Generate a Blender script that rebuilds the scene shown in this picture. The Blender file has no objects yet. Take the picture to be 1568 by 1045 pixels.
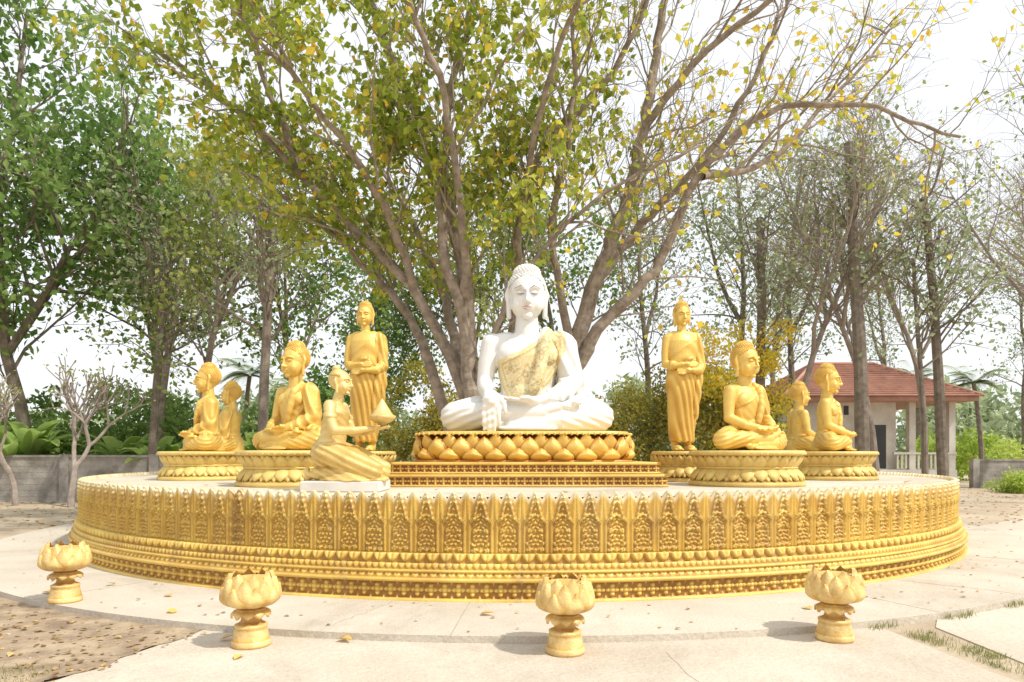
import bpy, bmesh, math, random
import numpy as np
from mathutils import Vector, Matrix
rng=np.random.default_rng(7); random.seed(7)
C=bpy.context; D=bpy.data; scn=C.scene
R=math.radians
# ------------------------------------------------------------ camera / light
cam=D.cameras.new('camera'); cam.lens=24; cam.sensor_width=36; cam.shift_y=0.1113; cam.clip_end=2000
co=D.objects.new('camera',cam); co.location=(0,0,1.5); co.rotation_euler=(R(90),0,0)
scn.collection.objects.link(co); scn.camera=co
scn.view_settings.view_transform='Standard'; scn.view_settings.look='None'; scn.view_settings.exposure=0
EL=R(52); AZ=math.atan2(0.86,-0.5)
ts=Vector((math.sin(AZ)*math.cos(EL),math.cos(AZ)*math.cos(EL),math.sin(EL)))
sl=D.lights.new('sun','SUN'); sl.energy=4.0; sl.angle=R(1.5); sl.color=(1,.955,.875)
so=D.objects.new('sun',sl); so.rotation_euler=ts.to_track_quat('Z','Y').to_euler(); so.location=(20,-10,30)
scn.collection.objects.link(so)
w=D.worlds.new('World'); scn.world=w; w.use_nodes=True
nt=w.node_tree; bg=nt.nodes['Background']
sky=nt.nodes.new('ShaderNodeTexSky'); sky.sky_type='NISHITA'; sky.sun_disc=False
sky.sun_elevation=EL; sky.sun_rotation=AZ; sky.dust_density=4; sky.air_density=1.2
mx=nt.nodes.new('ShaderNodeMix'); mx.data_type='RGBA'; mx.inputs[0].default_value=.75
nt.links.new(sky.outputs[0],mx.inputs[6]); mx.inputs[7].default_value=(8.5,8.65,8.75,1)
nt.links.new(mx.outputs[2],bg.inputs[0]); bg.inputs[1].default_value=.15

# ------------------------------------------------------------ helpers
def mat(name,base,base2=None,rough=.6,metal=0,nscale=3,bump=0,bscale=30,spec=.5,detail=4,coord='Object',stain=None):
    m=D.materials.new(name); m.use_nodes=True; t=m.node_tree; b=t.nodes['Principled BSDF']
    tc=t.nodes.new('ShaderNodeTexCoord')
    n=t.nodes.new('ShaderNodeTexNoise'); n.inputs['Scale'].default_value=nscale; n.inputs['Detail'].default_value=detail; n.inputs['Roughness'].default_value=.65
    t.links.new(tc.outputs[coord],n.inputs['Vector'])
    cr=t.nodes.new('ShaderNodeValToRGB'); cr.color_ramp.elements[0].position=.35; cr.color_ramp.elements[1].position=.65
    base2=base2 or tuple(c*.75 for c in base)
    cr.color_ramp.elements[0].color=(*base2,1); cr.color_ramp.elements[1].color=(*base,1)
    t.links.new(n.outputs['Fac'],cr.inputs[0]); t.links.new(cr.outputs[0],b.inputs['Base Color'])
    if stain:
        n3=t.nodes.new('ShaderNodeTexNoise'); n3.inputs['Scale'].default_value=nscale*.35; n3.inputs['Detail'].default_value=8; n3.inputs['Roughness'].default_value=.75; n3.inputs['Distortion'].default_value=.6
        t.links.new(tc.outputs[coord],n3.inputs['Vector'])
        c3=t.nodes.new('ShaderNodeValToRGB'); c3.color_ramp.elements[0].position=.50; c3.color_ramp.elements[1].position=.70
        c3.color_ramp.elements[0].color=(0,0,0,1); c3.color_ramp.elements[1].color=(.8,.8,.8,1)
        m3=t.nodes.new('ShaderNodeMix'); m3.data_type='RGBA'; m3.inputs[7].default_value=(*stain,1)
        t.links.new(n3.outputs['Fac'],c3.inputs[0]); t.links.new(c3.outputs[0],m3.inputs[0]); t.links.new(cr.outputs[0],m3.inputs[6])
        n4=t.nodes.new('ShaderNodeTexNoise'); n4.inputs['Scale'].default_value=55; n4.inputs['Detail'].default_value=2
        t.links.new(tc.outputs[coord],n4.inputs['Vector'])
        mr=t.nodes.new('ShaderNodeMapRange'); mr.inputs[1].default_value=.3; mr.inputs[2].default_value=.6; mr.inputs[3].default_value=.84; mr.inputs[4].default_value=1.04
        t.links.new(n4.outputs['Fac'],mr.inputs[0])
        vm=t.nodes.new('ShaderNodeVectorMath'); vm.operation='SCALE'; t.links.new(m3.outputs[2],vm.inputs[0]); t.links.new(mr.outputs[0],vm.inputs['Scale']); t.links.new(vm.outputs[0],b.inputs['Base Color'])
    b.inputs['Roughness'].default_value=rough; b.inputs['Metallic'].default_value=metal
    b.inputs['Specular IOR Level'].default_value=spec
    if bump:
        n2=t.nodes.new('ShaderNodeTexNoise'); n2.inputs['Scale'].default_value=bscale; n2.inputs['Detail'].default_value=3
        t.links.new(tc.outputs[coord],n2.inputs['Vector'])
        bp=t.nodes.new('ShaderNodeBump'); bp.inputs['Strength'].default_value=bump; bp.inputs['Distance'].default_value=.02
        t.links.new(n2.outputs['Fac'],bp.inputs['Height']); t.links.new(bp.outputs[0],b.inputs['Normal'])
    m['_cr']=cr.name
    return m
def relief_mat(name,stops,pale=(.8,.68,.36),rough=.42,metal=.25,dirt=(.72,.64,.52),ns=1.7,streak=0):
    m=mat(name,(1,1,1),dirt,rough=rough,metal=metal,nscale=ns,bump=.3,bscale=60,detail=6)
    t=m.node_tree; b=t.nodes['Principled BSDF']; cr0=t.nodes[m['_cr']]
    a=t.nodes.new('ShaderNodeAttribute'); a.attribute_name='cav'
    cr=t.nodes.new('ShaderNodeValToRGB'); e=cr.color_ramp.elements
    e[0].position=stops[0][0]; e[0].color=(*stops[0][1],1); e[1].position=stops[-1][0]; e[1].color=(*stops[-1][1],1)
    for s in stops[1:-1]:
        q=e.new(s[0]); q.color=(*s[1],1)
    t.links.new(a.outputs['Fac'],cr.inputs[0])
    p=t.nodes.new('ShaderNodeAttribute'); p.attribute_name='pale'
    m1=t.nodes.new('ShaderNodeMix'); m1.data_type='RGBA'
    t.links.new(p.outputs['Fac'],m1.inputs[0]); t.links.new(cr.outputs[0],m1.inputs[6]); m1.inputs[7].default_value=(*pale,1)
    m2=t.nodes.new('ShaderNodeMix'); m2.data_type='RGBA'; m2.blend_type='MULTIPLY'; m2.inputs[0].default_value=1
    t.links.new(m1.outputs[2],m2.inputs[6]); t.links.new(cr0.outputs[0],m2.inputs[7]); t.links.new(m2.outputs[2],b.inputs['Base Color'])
    if streak:
        tc=t.nodes.new('ShaderNodeTexCoord'); mp=t.nodes.new('ShaderNodeMapping'); mp.inputs['Scale'].default_value=(3.2,3.2,.55)
        n=t.nodes.new('ShaderNodeTexNoise'); n.inputs['Scale'].default_value=1.6; n.inputs['Detail'].default_value=6; n.inputs['Roughness'].default_value=.7
        t.links.new(tc.outputs['Object'],mp.inputs[0]); t.links.new(mp.outputs[0],n.inputs['Vector'])
        c=t.nodes.new('ShaderNodeValToRGB'); c.color_ramp.elements[0].position=.52; c.color_ramp.elements[1].position=.72
        c.color_ramp.elements[0].color=(0,0,0,1); c.color_ramp.elements[1].color=(streak,)*3+(1,)
        m3=t.nodes.new('ShaderNodeMix'); m3.data_type='RGBA'; m3.inputs[7].default_value=(.33,.22,.10,1)
        t.links.new(n.outputs['Fac'],c.inputs[0]); t.links.new(c.outputs[0],m3.inputs[0]); t.links.new(m2.outputs[2],m3.inputs[6]); t.links.new(m3.outputs[2],b.inputs['Base Color'])
    return m
def leaf_mat(name,stops,trans=.45):
    m=D.materials.new(name); m.use_nodes=True; t=m.node_tree; b=t.nodes['Principled BSDF']; out=t.nodes['Material Output']
    a=t.nodes.new('ShaderNodeAttribute'); a.attribute_name='lv'
    cr=t.nodes.new('ShaderNodeValToRGB'); e=cr.color_ramp.elements
    e[0].position=stops[0][0]; e[0].color=(*stops[0][1],1); e[1].position=stops[-1][0]; e[1].color=(*stops[-1][1],1)
    for s in stops[1:-1]:
        q=e.new(s[0]); q.color=(*s[1],1)
    t.links.new(a.outputs['Fac'],cr.inputs[0])
    df=t.nodes.new('ShaderNodeBsdfDiffuse'); t.links.new(cr.outputs[0],df.inputs[0])
    tr=t.nodes.new('ShaderNodeBsdfTranslucent'); t.links.new(cr.outputs[0],tr.inputs[0])
    ms=t.nodes.new('ShaderNodeMixShader'); ms.inputs[0].default_value=trans
    t.links.new(df.outputs[0],ms.inputs[1]); t.links.new(tr.outputs[0],ms.inputs[2])
    t.links.new(ms.outputs[0],out.inputs[0]); t.nodes.remove(b)
    return m
def mesh_np(name,V,F,mats,smooth=True,attrs=None,mi=None):
    V=np.asarray(V,dtype=np.float32).reshape(-1,3); me=D.meshes.new(name)
    if isinstance(F,np.ndarray):
        k=F.shape[1]; me.vertices.add(len(V)); me.vertices.foreach_set('co',V.ravel())
        me.loops.add(F.size); me.loops.foreach_set('vertex_index',F.astype(np.int32).ravel())
        me.polygons.add(len(F)); me.polygons.foreach_set('loop_start',np.arange(0,F.size,k,dtype=np.int32))
        try: me.polygons.foreach_set('loop_total',np.full(len(F),k,dtype=np.int32))
        except Exception: pass
    else: me.from_pydata([tuple(v) for v in V.tolist()],[],F)
    for mm in (mats if isinstance(mats,(list,tuple)) else [mats]): me.materials.append(mm)
    if mi is not None: me.polygons.foreach_set('material_index',np.asarray(mi,dtype=np.int32))
    me.update(calc_edges=True)
    me.polygons.foreach_set('use_smooth',np.full(len(me.polygons),smooth,dtype=bool))
    for k,a in (attrs or {}).items():
        at=me.attributes.new(k,'FLOAT','POINT'); at.data.foreach_set('value',np.asarray(a,dtype=np.float32).ravel())
    return me
def obj(name,me,loc=(0,0,0),rot=0,sc=1,parent=None):
    o=D.objects.new(name,me); o.location=loc; o.rotation_euler=(0,0,rot)
    o.scale=(sc,sc,sc) if not isinstance(sc,tuple) else sc
    scn.collection.objects.link(o)
    if parent: o.parent=parent
    return o
def empty(name,loc=(0,0,0),rot=0,sc=1):
    o=D.objects.new(name,None); o.location=loc; o.rotation_euler=(0,0,rot); o.empty_display_size=.2
    o.scale=(sc,sc,sc) if not isinstance(sc,tuple) else sc
    scn.collection.objects.link(o); return o
class Geo:
    def __init__(s): s.V=[];s.F=[];s.A=[];s.n=0
    def add(s,V,F,cav=1.0):
        V=np.asarray(V,float).reshape(-1,3)
        s.V.append(V); s.F+= [tuple(i+s.n for i in f) for f in F]
        s.A.append(np.full(len(V),cav) if np.isscalar(cav) else np.asarray(cav,float).ravel()); s.n+=len(V)
    def mesh(s,name,m,smooth=True):
        V=np.vstack(s.V); A=np.concatenate(s.A)
        return mesh_np(name,V,s.F,m,smooth,{'cav':A,'pale':A*0})
    def box(s,c,h,rz=0,cav=1):
        x,y,z=h; v=np.array([[a*x,b*y,d*z] for a in(-1,1) for b in(-1,1) for d in(-1,1)],float)
        cs,sn=math.cos(rz),math.sin(rz); v=np.c_[v[:,0]*cs-v[:,1]*sn,v[:,0]*sn+v[:,1]*cs,v[:,2]]+np.array(c)
        s.add(v,[(0,1,3,2),(4,6,7,5),(0,4,5,1),(2,3,7,6),(0,2,6,4),(1,5,7,3)],cav)
    def lathe(s,prof,seg=48,c=(0,0,0),cav=1):
        n=len(prof); V=[]
        for r,z in prof:
            for j in range(seg):
                a=2*math.pi*j/seg; V.append((c[0]+r*math.cos(a),c[1]+r*math.sin(a),c[2]+z))
        F=[(i*seg+j,i*seg+(j+1)%seg,(i+1)*seg+(j+1)%seg,(i+1)*seg+j) for i in range(n-1) for j in range(seg)]
        if not np.isscalar(cav): cav=np.repeat(np.asarray(cav),seg)
        s.add(V,F,cav)
    def ell(s,c,r,rot=None,nu=20,nv=12,cav=1):
        V=[];
        for i in range(nv+1):
            p=math.pi*i/nv
            for j in range(nu):
                a=2*math.pi*j/nu; V.append((math.sin(p)*math.cos(a),math.sin(p)*math.sin(a),math.cos(p)))
        V=np.array(V)*np.array(r if hasattr(r,'__len__') else (r,r,r))
        if rot is not None: V=V@np.array(Matrix.Rotation(rot[1],3,rot[0])).T
        V=V+np.array(c)
        F=[(i*nu+j,(i+1)*nu+j,(i+1)*nu+(j+1)%nu,i*nu+(j+1)%nu) for i in range(nv) for j in range(nu)]
        s.add(V,F,cav)
    def cap(s,p1,r1,p2,r2,nu=14,flat=1.0,up=(0,0,1),cav=1):
        p1=np.array(p1,float);p2=np.array(p2,float);d=p2-p1;L=np.linalg.norm(d)+1e-9;d/=L
        ref=np.array(up,float)
        if abs(d@ref)>.95: ref=np.array((0,1.,0))
        a=np.cross(d,ref);a/=np.linalg.norm(a);b=np.cross(a,d)
        V=[];rings=[]
        for k in range(6):
            t=math.pi/2*(1-k/5); rings.append((-math.sin(t)*r1,math.cos(t)*r1))
        for k in range(1,4): rings.append((L*k/4,r1+(r2-r1)*k/4))
        for k in range(6):
            t=math.pi/2*k/5; rings.append((L+math.sin(t)*r2,math.cos(t)*r2))
        for (x,r) in rings:
            for j in range(nu):
                q=2*math.pi*j/nu; V.append(p1+d*x+a*r*math.cos(q)+b*r*math.sin(q)*flat)
        n=len(rings)
        F=[(i*nu+j,i*nu+(j+1)%nu,(i+1)*nu+(j+1)%nu,(i+1)*nu+j) for i in range(n-1) for j in range(nu)]
        s.add(V,F,cav)
    def chain(s,pts,rs,**k):
        for i in range(len(pts)-1): s.cap(pts[i],rs[i],pts[i+1],rs[i+1],**k)
    def loft(s,secs,nu=28):
        V=[]
        secs=[(secs[0][0],secs[0][1]*.02,secs[0][2]*.02)]+secs+[(secs[-1][0],secs[-1][1]*.02,secs[-1][2]*.02)]
        for c,rx,ry in secs:
            for j in range(nu):
                a=2*math.pi*j/nu; V.append((c[0]+rx*math.cos(a),c[1]+ry*math.sin(a),c[2]))
        n=len(secs)
        F=[(i*nu+j,i*nu+(j+1)%nu,(i+1)*nu+(j+1)%nu,(i+1)*nu+j) for i in range(n-1) for j in range(nu)]
        s.add(V,F)
def remesh(g,voxel,it,name,m,disp=None):
    me=mesh_np(name+'_src',np.vstack(g.V),g.F,m)
    bm=bmesh.new(); bm.from_mesh(me); bmesh.ops.remove_doubles(bm,verts=bm.verts,dist=1e-5)
    bmesh.ops.holes_fill(bm,edges=[e for e in bm.edges if e.is_boundary],sides=0)
    bmesh.ops.recalc_face_normals(bm,faces=bm.faces); bm.to_mesh(me); bm.free()
    o=D.objects.new('tmp',me); scn.collection.objects.link(o)
    r=o.modifiers.new('r','REMESH'); r.mode='VOXEL'; r.voxel_size=voxel; r.use_smooth_shade=True
    s=o.modifiers.new('s','SMOOTH'); s.factor=.5; s.iterations=it
    C.view_layer.update(); dg=C.evaluated_depsgraph_get()
    me2=D.meshes.new_from_object(o.evaluated_get(dg)); D.objects.remove(o)
    me2.name=name; me2.materials.clear(); me2.materials.append(m)
    n=len(me2.vertices); V=np.zeros(n*3,np.float32); me2.vertices.foreach_get('co',V); V=V.reshape(-1,3).astype(float)
    N=np.zeros(n*3,np.float32); me2.vertices.foreach_get('normal',N); N=N.reshape(-1,3).astype(float)
    at={'cav':np.ones(n),'pale':np.zeros(n),'gold':np.zeros(n)}
    if disp:
        h,a=disp(V,N); V=V+N*h[:,None]; at.update(a)
        me2.vertices.foreach_set('co',V.astype(np.float32).ravel())
    for k,a in at.items():
        t=me2.attributes.new(k,'FLOAT','POINT'); t.data.foreach_set('value',a.astype(np.float32))
    me2.polygons.foreach_set('use_smooth',np.full(len(me2.polygons),True)); me2.update()
    return me2
def sst(x,a,b): 
    t=np.clip((x-a)/(b-a),0,1); return t*t*(3-2*t)

# ------------------------------------------------------------ materials
M_gold=relief_mat('gold_paint',[(0,(.44,.21,.04)),(.45,(.70,.42,.085)),(1,(.82,.57,.15))],rough=.38,metal=.3,dirt=(.82,.76,.66))
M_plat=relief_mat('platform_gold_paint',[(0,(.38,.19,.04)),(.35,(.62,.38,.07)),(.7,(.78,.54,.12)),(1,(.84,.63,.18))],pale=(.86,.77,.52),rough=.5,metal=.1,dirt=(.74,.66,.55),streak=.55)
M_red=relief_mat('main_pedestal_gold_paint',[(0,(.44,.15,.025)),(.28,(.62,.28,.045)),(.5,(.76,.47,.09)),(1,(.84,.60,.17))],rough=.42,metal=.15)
M_band=relief_mat('pedestal_band_paint',[(0,(.27,.10,.025)),(.4,(.56,.32,.06)),(1,(.82,.58,.15))],rough=.48,metal=.12)
M_pedg=relief_mat('pedestal_gold_paint',[(0,(.40,.23,.06)),(.5,(.67,.48,.13)),(1,(.80,.62,.22))],rough=.48,metal=.12,streak=.35)
M_post=relief_mat('lotus_gold_paint',[(0,(.44,.21,.05)),(.5,(.76,.50,.15)),(1,(.84,.66,.30))],rough=.45,metal=.08,ns=5,dirt=(.66,.55,.44))
M_kneel=relief_mat('pale_gold_paint',[(0,(.54,.31,.07)),(.5,(.76,.53,.16)),(1,(.84,.66,.28))],rough=.36,metal=.25)
M_white=mat('white_paint',(.77,.76,.73),(.70,.68,.64),rough=.38,nscale=2,bump=.05)
t=M_white.node_tree; b=t.nodes['Principled BSDF']
a=t.nodes.new('ShaderNodeAttribute'); a.attribute_name='gold'
mp=t.nodes.new('ShaderNodeMapRange'); mp.inputs[1].default_value=.4; mp.inputs[2].default_value=.6
t.links.new(a.outputs['Fac'],mp.inputs[0])
tc=t.nodes.new('ShaderNodeTexCoord')
wv=t.nodes.new('ShaderNodeTexNoise'); wv.inputs['Scale'].default_value=16; wv.inputs['Detail'].default_value=2; wv.inputs['Distortion'].default_value=1.5
t.links.new(tc.outputs['Object'],wv.inputs['Vector'])
cr=t.nodes.new('ShaderNodeValToRGB'); e=cr.color_ramp.elements; e[0].position=.40; e[0].color=(.70,.54,.25,1); e[1].position=.62; e[1].color=(.79,.68,.42,1)
t.links.new(wv.outputs['Fac'],cr.inputs[0])
at2=t.nodes.new('ShaderNodeAttribute'); at2.attribute_name='cav'
mm=t.nodes.new('ShaderNodeMix'); mm.data_type='RGBA'; mm.inputs[6].default_value=(.28,.20,.08,1)
t.links.new(at2.outputs['Fac'],mm.inputs[0]); t.links.new(cr.outputs[0],mm.inputs[7])
mg=t.nodes.new('ShaderNodeMix'); mg.data_type='RGBA'
t.links.new(mp.outputs[0],mg.inputs[0]); t.links.new(t.nodes[M_white['_cr']].outputs[0],mg.inputs[6]); t.links.new(mm.outputs[2],mg.inputs[7]); t.links.new(mg.outputs[2],b.inputs['Base Color'])
M_line=mat('brown_eye_paint',(.16,.10,.07),rough=.5)
M_lip=mat('lip_paint',(.66,.42,.36),rough=.5)
M_conc=mat('concrete',(.59,.53,.44),(.50,.44,.355),rough=.85,nscale=.9,bump=.4,bscale=25,detail=7,stain=(.33,.275,.205))
M_conc2=mat('path_concrete',(.59,.52,.425),(.49,.42,.33),rough=.88,nscale=.7,bump=.5,bscale=18,detail=7,stain=(.32,.265,.195))
M_joint=mat('joint_dirt',(.36,.31,.24),rough=.95)
M_floor=mat('platform_floor',(.66,.59,.48),(.56,.49,.38),rough=.7,nscale=1.2,bump=.2,detail=6,stain=(.38,.31,.22))
M_dirt=mat('sandy_ground',(.52,.43,.31),(.36,.28,.19),rough=.95,nscale=.55,bump=.9,bscale=9,detail=8)
M_soil=mat('soil',(.44,.34,.225),(.22,.155,.10),rough=.95,nscale=3.5,bump=1,bscale=22,detail=8)
M_wall=mat('block_wall_render',(.42,.39,.35),(.20,.18,.16),rough=.9,nscale=1.3,bump=.6,bscale=20,detail=7)
M_bark=mat('grey_bark',(.37,.30,.235),(.18,.14,.105),rough=.9,nscale=5,bump=.9,bscale=14,detail=5)
M_bark2=mat('dark_bark',(.26,.215,.17),(.14,.11,.085),rough=.9,nscale=4,bump=.8,bscale=12)
M_twig=mat('dry_twig_bark',(.39,.33,.28),(.26,.21,.175),rough=.9,nscale=4)
M_bodhi=leaf_mat('bodhi_leaves',[(0,(.16,.23,.035)),(.45,(.36,.43,.07)),(.74,(.56,.58,.12)),(.86,(.76,.66,.10)),(1,(.84,.50,.07))],.55)
M_ylw=leaf_mat('yellow_leaves',[(0,(.50,.55,.10)),(.5,(.75,.68,.11)),(1,(.85,.57,.08))],.5)
M_lf1=leaf_mat('broad_leaves',[(0,(.10,.19,.05)),(.5,(.21,.33,.09)),(1,(.40,.50,.18))],.55)
M_lf2=leaf_mat('light_leaves',[(0,(.22,.28,.07)),(.6,(.41,.47,.14)),(1,(.60,.60,.20))],.55)
M_lf3=leaf_mat('grey_green_leaves',[(0,(.23,.30,.16)),(.6,(.37,.44,.25)),(1,(.54,.58,.34))],.5)
M_hedge=leaf_mat('hedge_leaves',[(0,(.20,.18,.04)),(.5,(.39,.35,.075)),(1,(.66,.55,.14))],.5)
M_far_haze=leaf_mat('far_leaves_haze_tint',[(0,(.24,.30,.18)),(.6,(.39,.46,.27)),(1,(.53,.58,.35))],.4)  # distance haze is put into the leaf colour as paler tones
M_grass=leaf_mat('grass',[(0,(.14,.18,.05)),(.6,(.32,.34,.12)),(1,(.5,.44,.24))],.4)
M_weed=leaf_mat('weeds',[(0,(.30,.42,.07)),(.6,(.48,.60,.13)),(1,(.64,.68,.22))],.5)
M_dry=leaf_mat('dry_leaves',[(0,(.20,.12,.055)),(.5,(.38,.26,.13)),(.85,(.6,.42,.2)),(1,(.80,.54,.13))],.2)
M_stone=mat('stones',(.46,.38,.28),(.28,.22,.16),rough=.95,nscale=3)
M_tile=mat('roof_tile',(.50,.26,.19),(.36,.19,.14),rough=.8,nscale=2)
M_plaster=mat('plaster',(.66,.63,.57),(.50,.46,.40),rough=.85,nscale=1)
M_dark=mat('dark_opening',(.05,.05,.05),rough=.6)

# ------------------------------------------------------------ ground
def poly(name,pts,z,m,top=0):
    g=Geo(); n=len(pts)
    V=[(x,y,z) for x,y in pts]
    if top:
        V+=[(x,y,z-top) for x,y in pts]
        F=[tuple(range(n))]+[(i,i+n,(i+1)%n+n,(i+1)%n) for i in range(n)]
    else: F=[tuple(range(n))]
    g.add(V,F); return obj(name,g.mesh(name,m,False))
poly('ground',[(-500,-200),(500,-200),(500,900),(-500,900)],-.075,M_dirt)
circ=lambda r,n=192:[(.1+r*math.cos(2*math.pi*i/n),15.4+r*math.sin(2*math.pi*i/n)) for i in range(n)]
poly('ring_pavement',circ(9.75),0,M_conc,.09)
poly('front_path_pavement',[(-3.0,6.9),(-2.75,6.1),(-3.15,4.75),(-4.7,0),(-6,-4),(4.6,-4),(3.9,2.5),(3.45,4.9),(3.3,6.6)],-.06,M_conc2,.03)
poly('side_path_pavement',[(3.85,6.2),(3.85,4.6),(4.6,2),(5.5,-4),(24,-4),(26,16),(14,18),(9,14)],-.064,M_conc2,.03)
# soil washes over the irregular left edge of the path slab
sp=[(-2.6,6.2)]+[(-2.72-(6.1-y)*.31+rng.normal(0,.035)+.05*math.sin(y*9),y) for y in np.linspace(6.1,3.0,30)]+[(-4.5,0),(-20,0),(-20,8.2),(-6.5,8.6),(-4.5,6.9)]
poly('soil_patch',sp,-.0555,M_soil)
g=Geo()
for k in range(13):
    a=2*math.pi*(k+.62)/13; r0,r1=8.47,9.74; rm=(r0+r1)/2
    g.box((.1+rm*math.cos(a),15.4+rm*math.sin(a),.0005),((r1-r0)/2,.003,.0012),a)
# meandering cracks
for (x0,y0,x1,y1,z) in((-1.2,7.0,-1.6,6.0,0),(4.6,8.2,5.6,7.3,0),(1.2,5.4,1.5,3.5,-.06),(-4.9,9.2,-5.6,8.3,0),(4.4,5.6,6.5,4.6,-.064)):
    P=[np.array((x0+(x1-x0)*i/14+rng.normal(0,.02),y0+(y1-y0)*i/14+rng.normal(0,.02))) for i in range(15)]
    for p,q in zip(P[:-1],P[1:]):
        d=q-p; g.box(((p[0]+q[0])/2,(p[1]+q[1])/2,z+.0006),(np.linalg.norm(d)/2+.002,rng.uniform(.0012,.003),.001),math.atan2(d[1],d[0]))
obj('pavement_joints',g.mesh('pavement_joints',M_joint,False))

def leaf_quads(Cn,size,down=.3,asp=.62,jit=.3):
    n=len(Cn); d=rng.normal(size=(n,3)); d[:,2]-=down*1.5; d/=np.linalg.norm(d,axis=1)[:,None]
    u=rng.normal(size=(n,3)); s=np.cross(d,u); s/=np.linalg.norm(s,axis=1)[:,None]
    nn=np.cross(d,s); sz=(size*(1+jit*rng.uniform(-1,1,n)))[:,None]
    V=np.stack([Cn,Cn+d*sz*.42+s*sz*asp*.5+nn*sz*.08,Cn+d*sz,Cn+d*sz*.42-s*sz*asp*.5+nn*sz*.08],1).reshape(-1,3)
    F=np.arange(n*4).reshape(-1,4); return V,F
def flat_leaves(name,Cn,size,m,lv=None):
    n=len(Cn); a=rng.uniform(0,6.28,n); d=np.c_[np.cos(a),np.sin(a),rng.uniform(-.1,.3,n)]; s=np.c_[-np.sin(a),np.cos(a),rng.uniform(.1,.6,n)]; s2=s*np.array((1,1,-1.)); 
    sz=(size*rng.uniform(.6,1.3,n))[:,None]
    V=np.stack([Cn,Cn+d*sz*.28+s*sz*.34,Cn+d*sz*.70+s*sz*.20,Cn+d*sz*1.05,Cn+d*sz*.70-s2*sz*.20,Cn+d*sz*.28-s2*sz*.34],1).reshape(-1,3)
    V[:,2]=np.maximum(V[:,2],np.repeat(Cn[:,2],6))
    b=np.arange(n)[:,None]*6; F=np.vstack([b+np.array([[0,1,2,3]]),b+np.array([[0,3,4,5]])])
    lv=rng.uniform(0,1,n) if lv is None else lv
    return obj(name,mesh_np(name,V,F,m,False,{'lv':np.repeat(lv,6)}))
n=2300; P=np.c_[rng.uniform(-9,-2.6,n),rng.uniform(3.2,8,n)]
ok=(np.hypot(P[:,0]-.1,P[:,1]-15.4)>9.85)&(P[:,0]<-2.62-(6.1-P[:,1])*.31+np.abs(rng.normal(0,.08,n)))
P=P[ok]; flat_leaves('dry_leaf_litter',np.c_[P,np.full(len(P),-.052)],.05,M_dry,rng.uniform(0,.9,len(P)))
g=Geo()
for i in range(1100):
    x=rng.uniform(-7.5,-2.7); y=rng.uniform(4,7.6)
    if math.hypot(x-.1,y-15.4)<9.85 or x>-2.66-(6.1-y)*.31: continue
    r=rng.uniform(.005,.013)*(2.6 if rng.uniform()<.08 else 1); g.ell((x,y,-.055+r*.1),(r,r*rng.uniform(.6,1),r*.5),nu=5,nv=3)
obj('rubble_stones',g.mesh('rubble_stones',M_stone,False))
fl=np.array([(-3.2,6.45,.01),(-1.45,5.75,-.05),(-2.45,5.72,-.05),(-4.6,7.9,.01),(-5.3,8.4,.01),(2.9,6.6,.01),(-5.1,7.4,.01),(-3.6,7.2,.01),(-.3,6.4,.01),(-2.1,5.3,-.05),(-5.9,9.2,.01),(5.9,9.0,.01)])
flat_leaves('fallen_leaves',fl,.14,M_dry,np.full(len(fl),.95)+rng.uniform(-.1,.05,len(fl)))
k=170; a=rng.uniform(math.pi,2*math.pi,k); rr=rng.uniform(8.5,9.7,k)
P=np.c_[.1+rr*np.cos(a),15.4+rr*np.sin(a),np.full(k,.006)]; flat_leaves('fallen_leaves',P,.045,M_dry,rng.uniform(0,.95,k))
k=60; a=rng.uniform(0,2*math.pi,k); rr=rng.uniform(5,8.2,k)
P=np.c_[.1+rr*np.cos(a),15.4+rr*np.sin(a),np.full(k,1.068)]; flat_leaves('fallen_leaves',P,.11,M_dry,rng.uniform(.6,.98,k))
k=4500; P=np.c_[rng.uniform(-26,26,k),rng.uniform(14,34,k),np.full(k,-.07)]; P=P[np.hypot(P[:,0]-.1,P[:,1]-15.4)>10]
flat_leaves('dry_leaf_litter',P,.11,M_dry,rng.uniform(0,.9,len(P)))
def grass(name,pts,h,m):
    n=len(pts); a=rng.uniform(0,6.28,n); w=h*.05; hh=h*rng.uniform(.4,1.2,n); ln=rng.uniform(-.5,.5,(n,2))*hh[:,None]
    s=np.c_[np.cos(a)*w,np.sin(a)*w,a*0]; top=pts+np.c_[ln,hh]; mid=pts+np.c_[ln*.35,hh*.55]
    V=np.stack([pts-s,pts+s,mid+s*.8,mid-s*.8,top+s*.05,top-s*.05],1).reshape(-1,3)
    b=np.arange(n)[:,None]*6; F=np.vstack([b+np.array([[0,1,2,3]]),b+np.array([[3,2,4,5]])])
    return obj(name,mesh_np(name,V,F,m,False,{'lv':np.repeat(rng.uniform(0,1,n),6)}))
n=3600; t_=rng.uniform(0,1,n); P=np.c_[3.42+.16*(6.0-(6.0-2.0*t_*1.2))-.02+rng.uniform(0,.30,n),6.05-t_*2.4,np.full(n,-.07)]
ok=rng.uniform(0,1,n)<.2+.8*(np.sin(P[:,1]*9)*np.sin(P[:,0]*13)>.1); grass('grass_strip',P[ok],.045,M_grass)
n=900; a=rng.uniform(R(-75),R(-52),n); P=np.c_[.1+9.79*np.cos(a)+rng.normal(0,.03,n),15.4+9.79*np.sin(a)+rng.normal(0,.03,n),np.full(n,-.06)]
grass('grass_tufts',P[(np.sin(a*60)>.3)],.06,M_grass)
n=1500; P=np.c_[rng.uniform(-4.4,-3.3,n),rng.uniform(3.6,5.0,n),np.full(n,-.06)]; grass('grass_tufts',P[P[:,0]<-3.1-(4.75-P[:,1])*.33],.05,M_grass)

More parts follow.
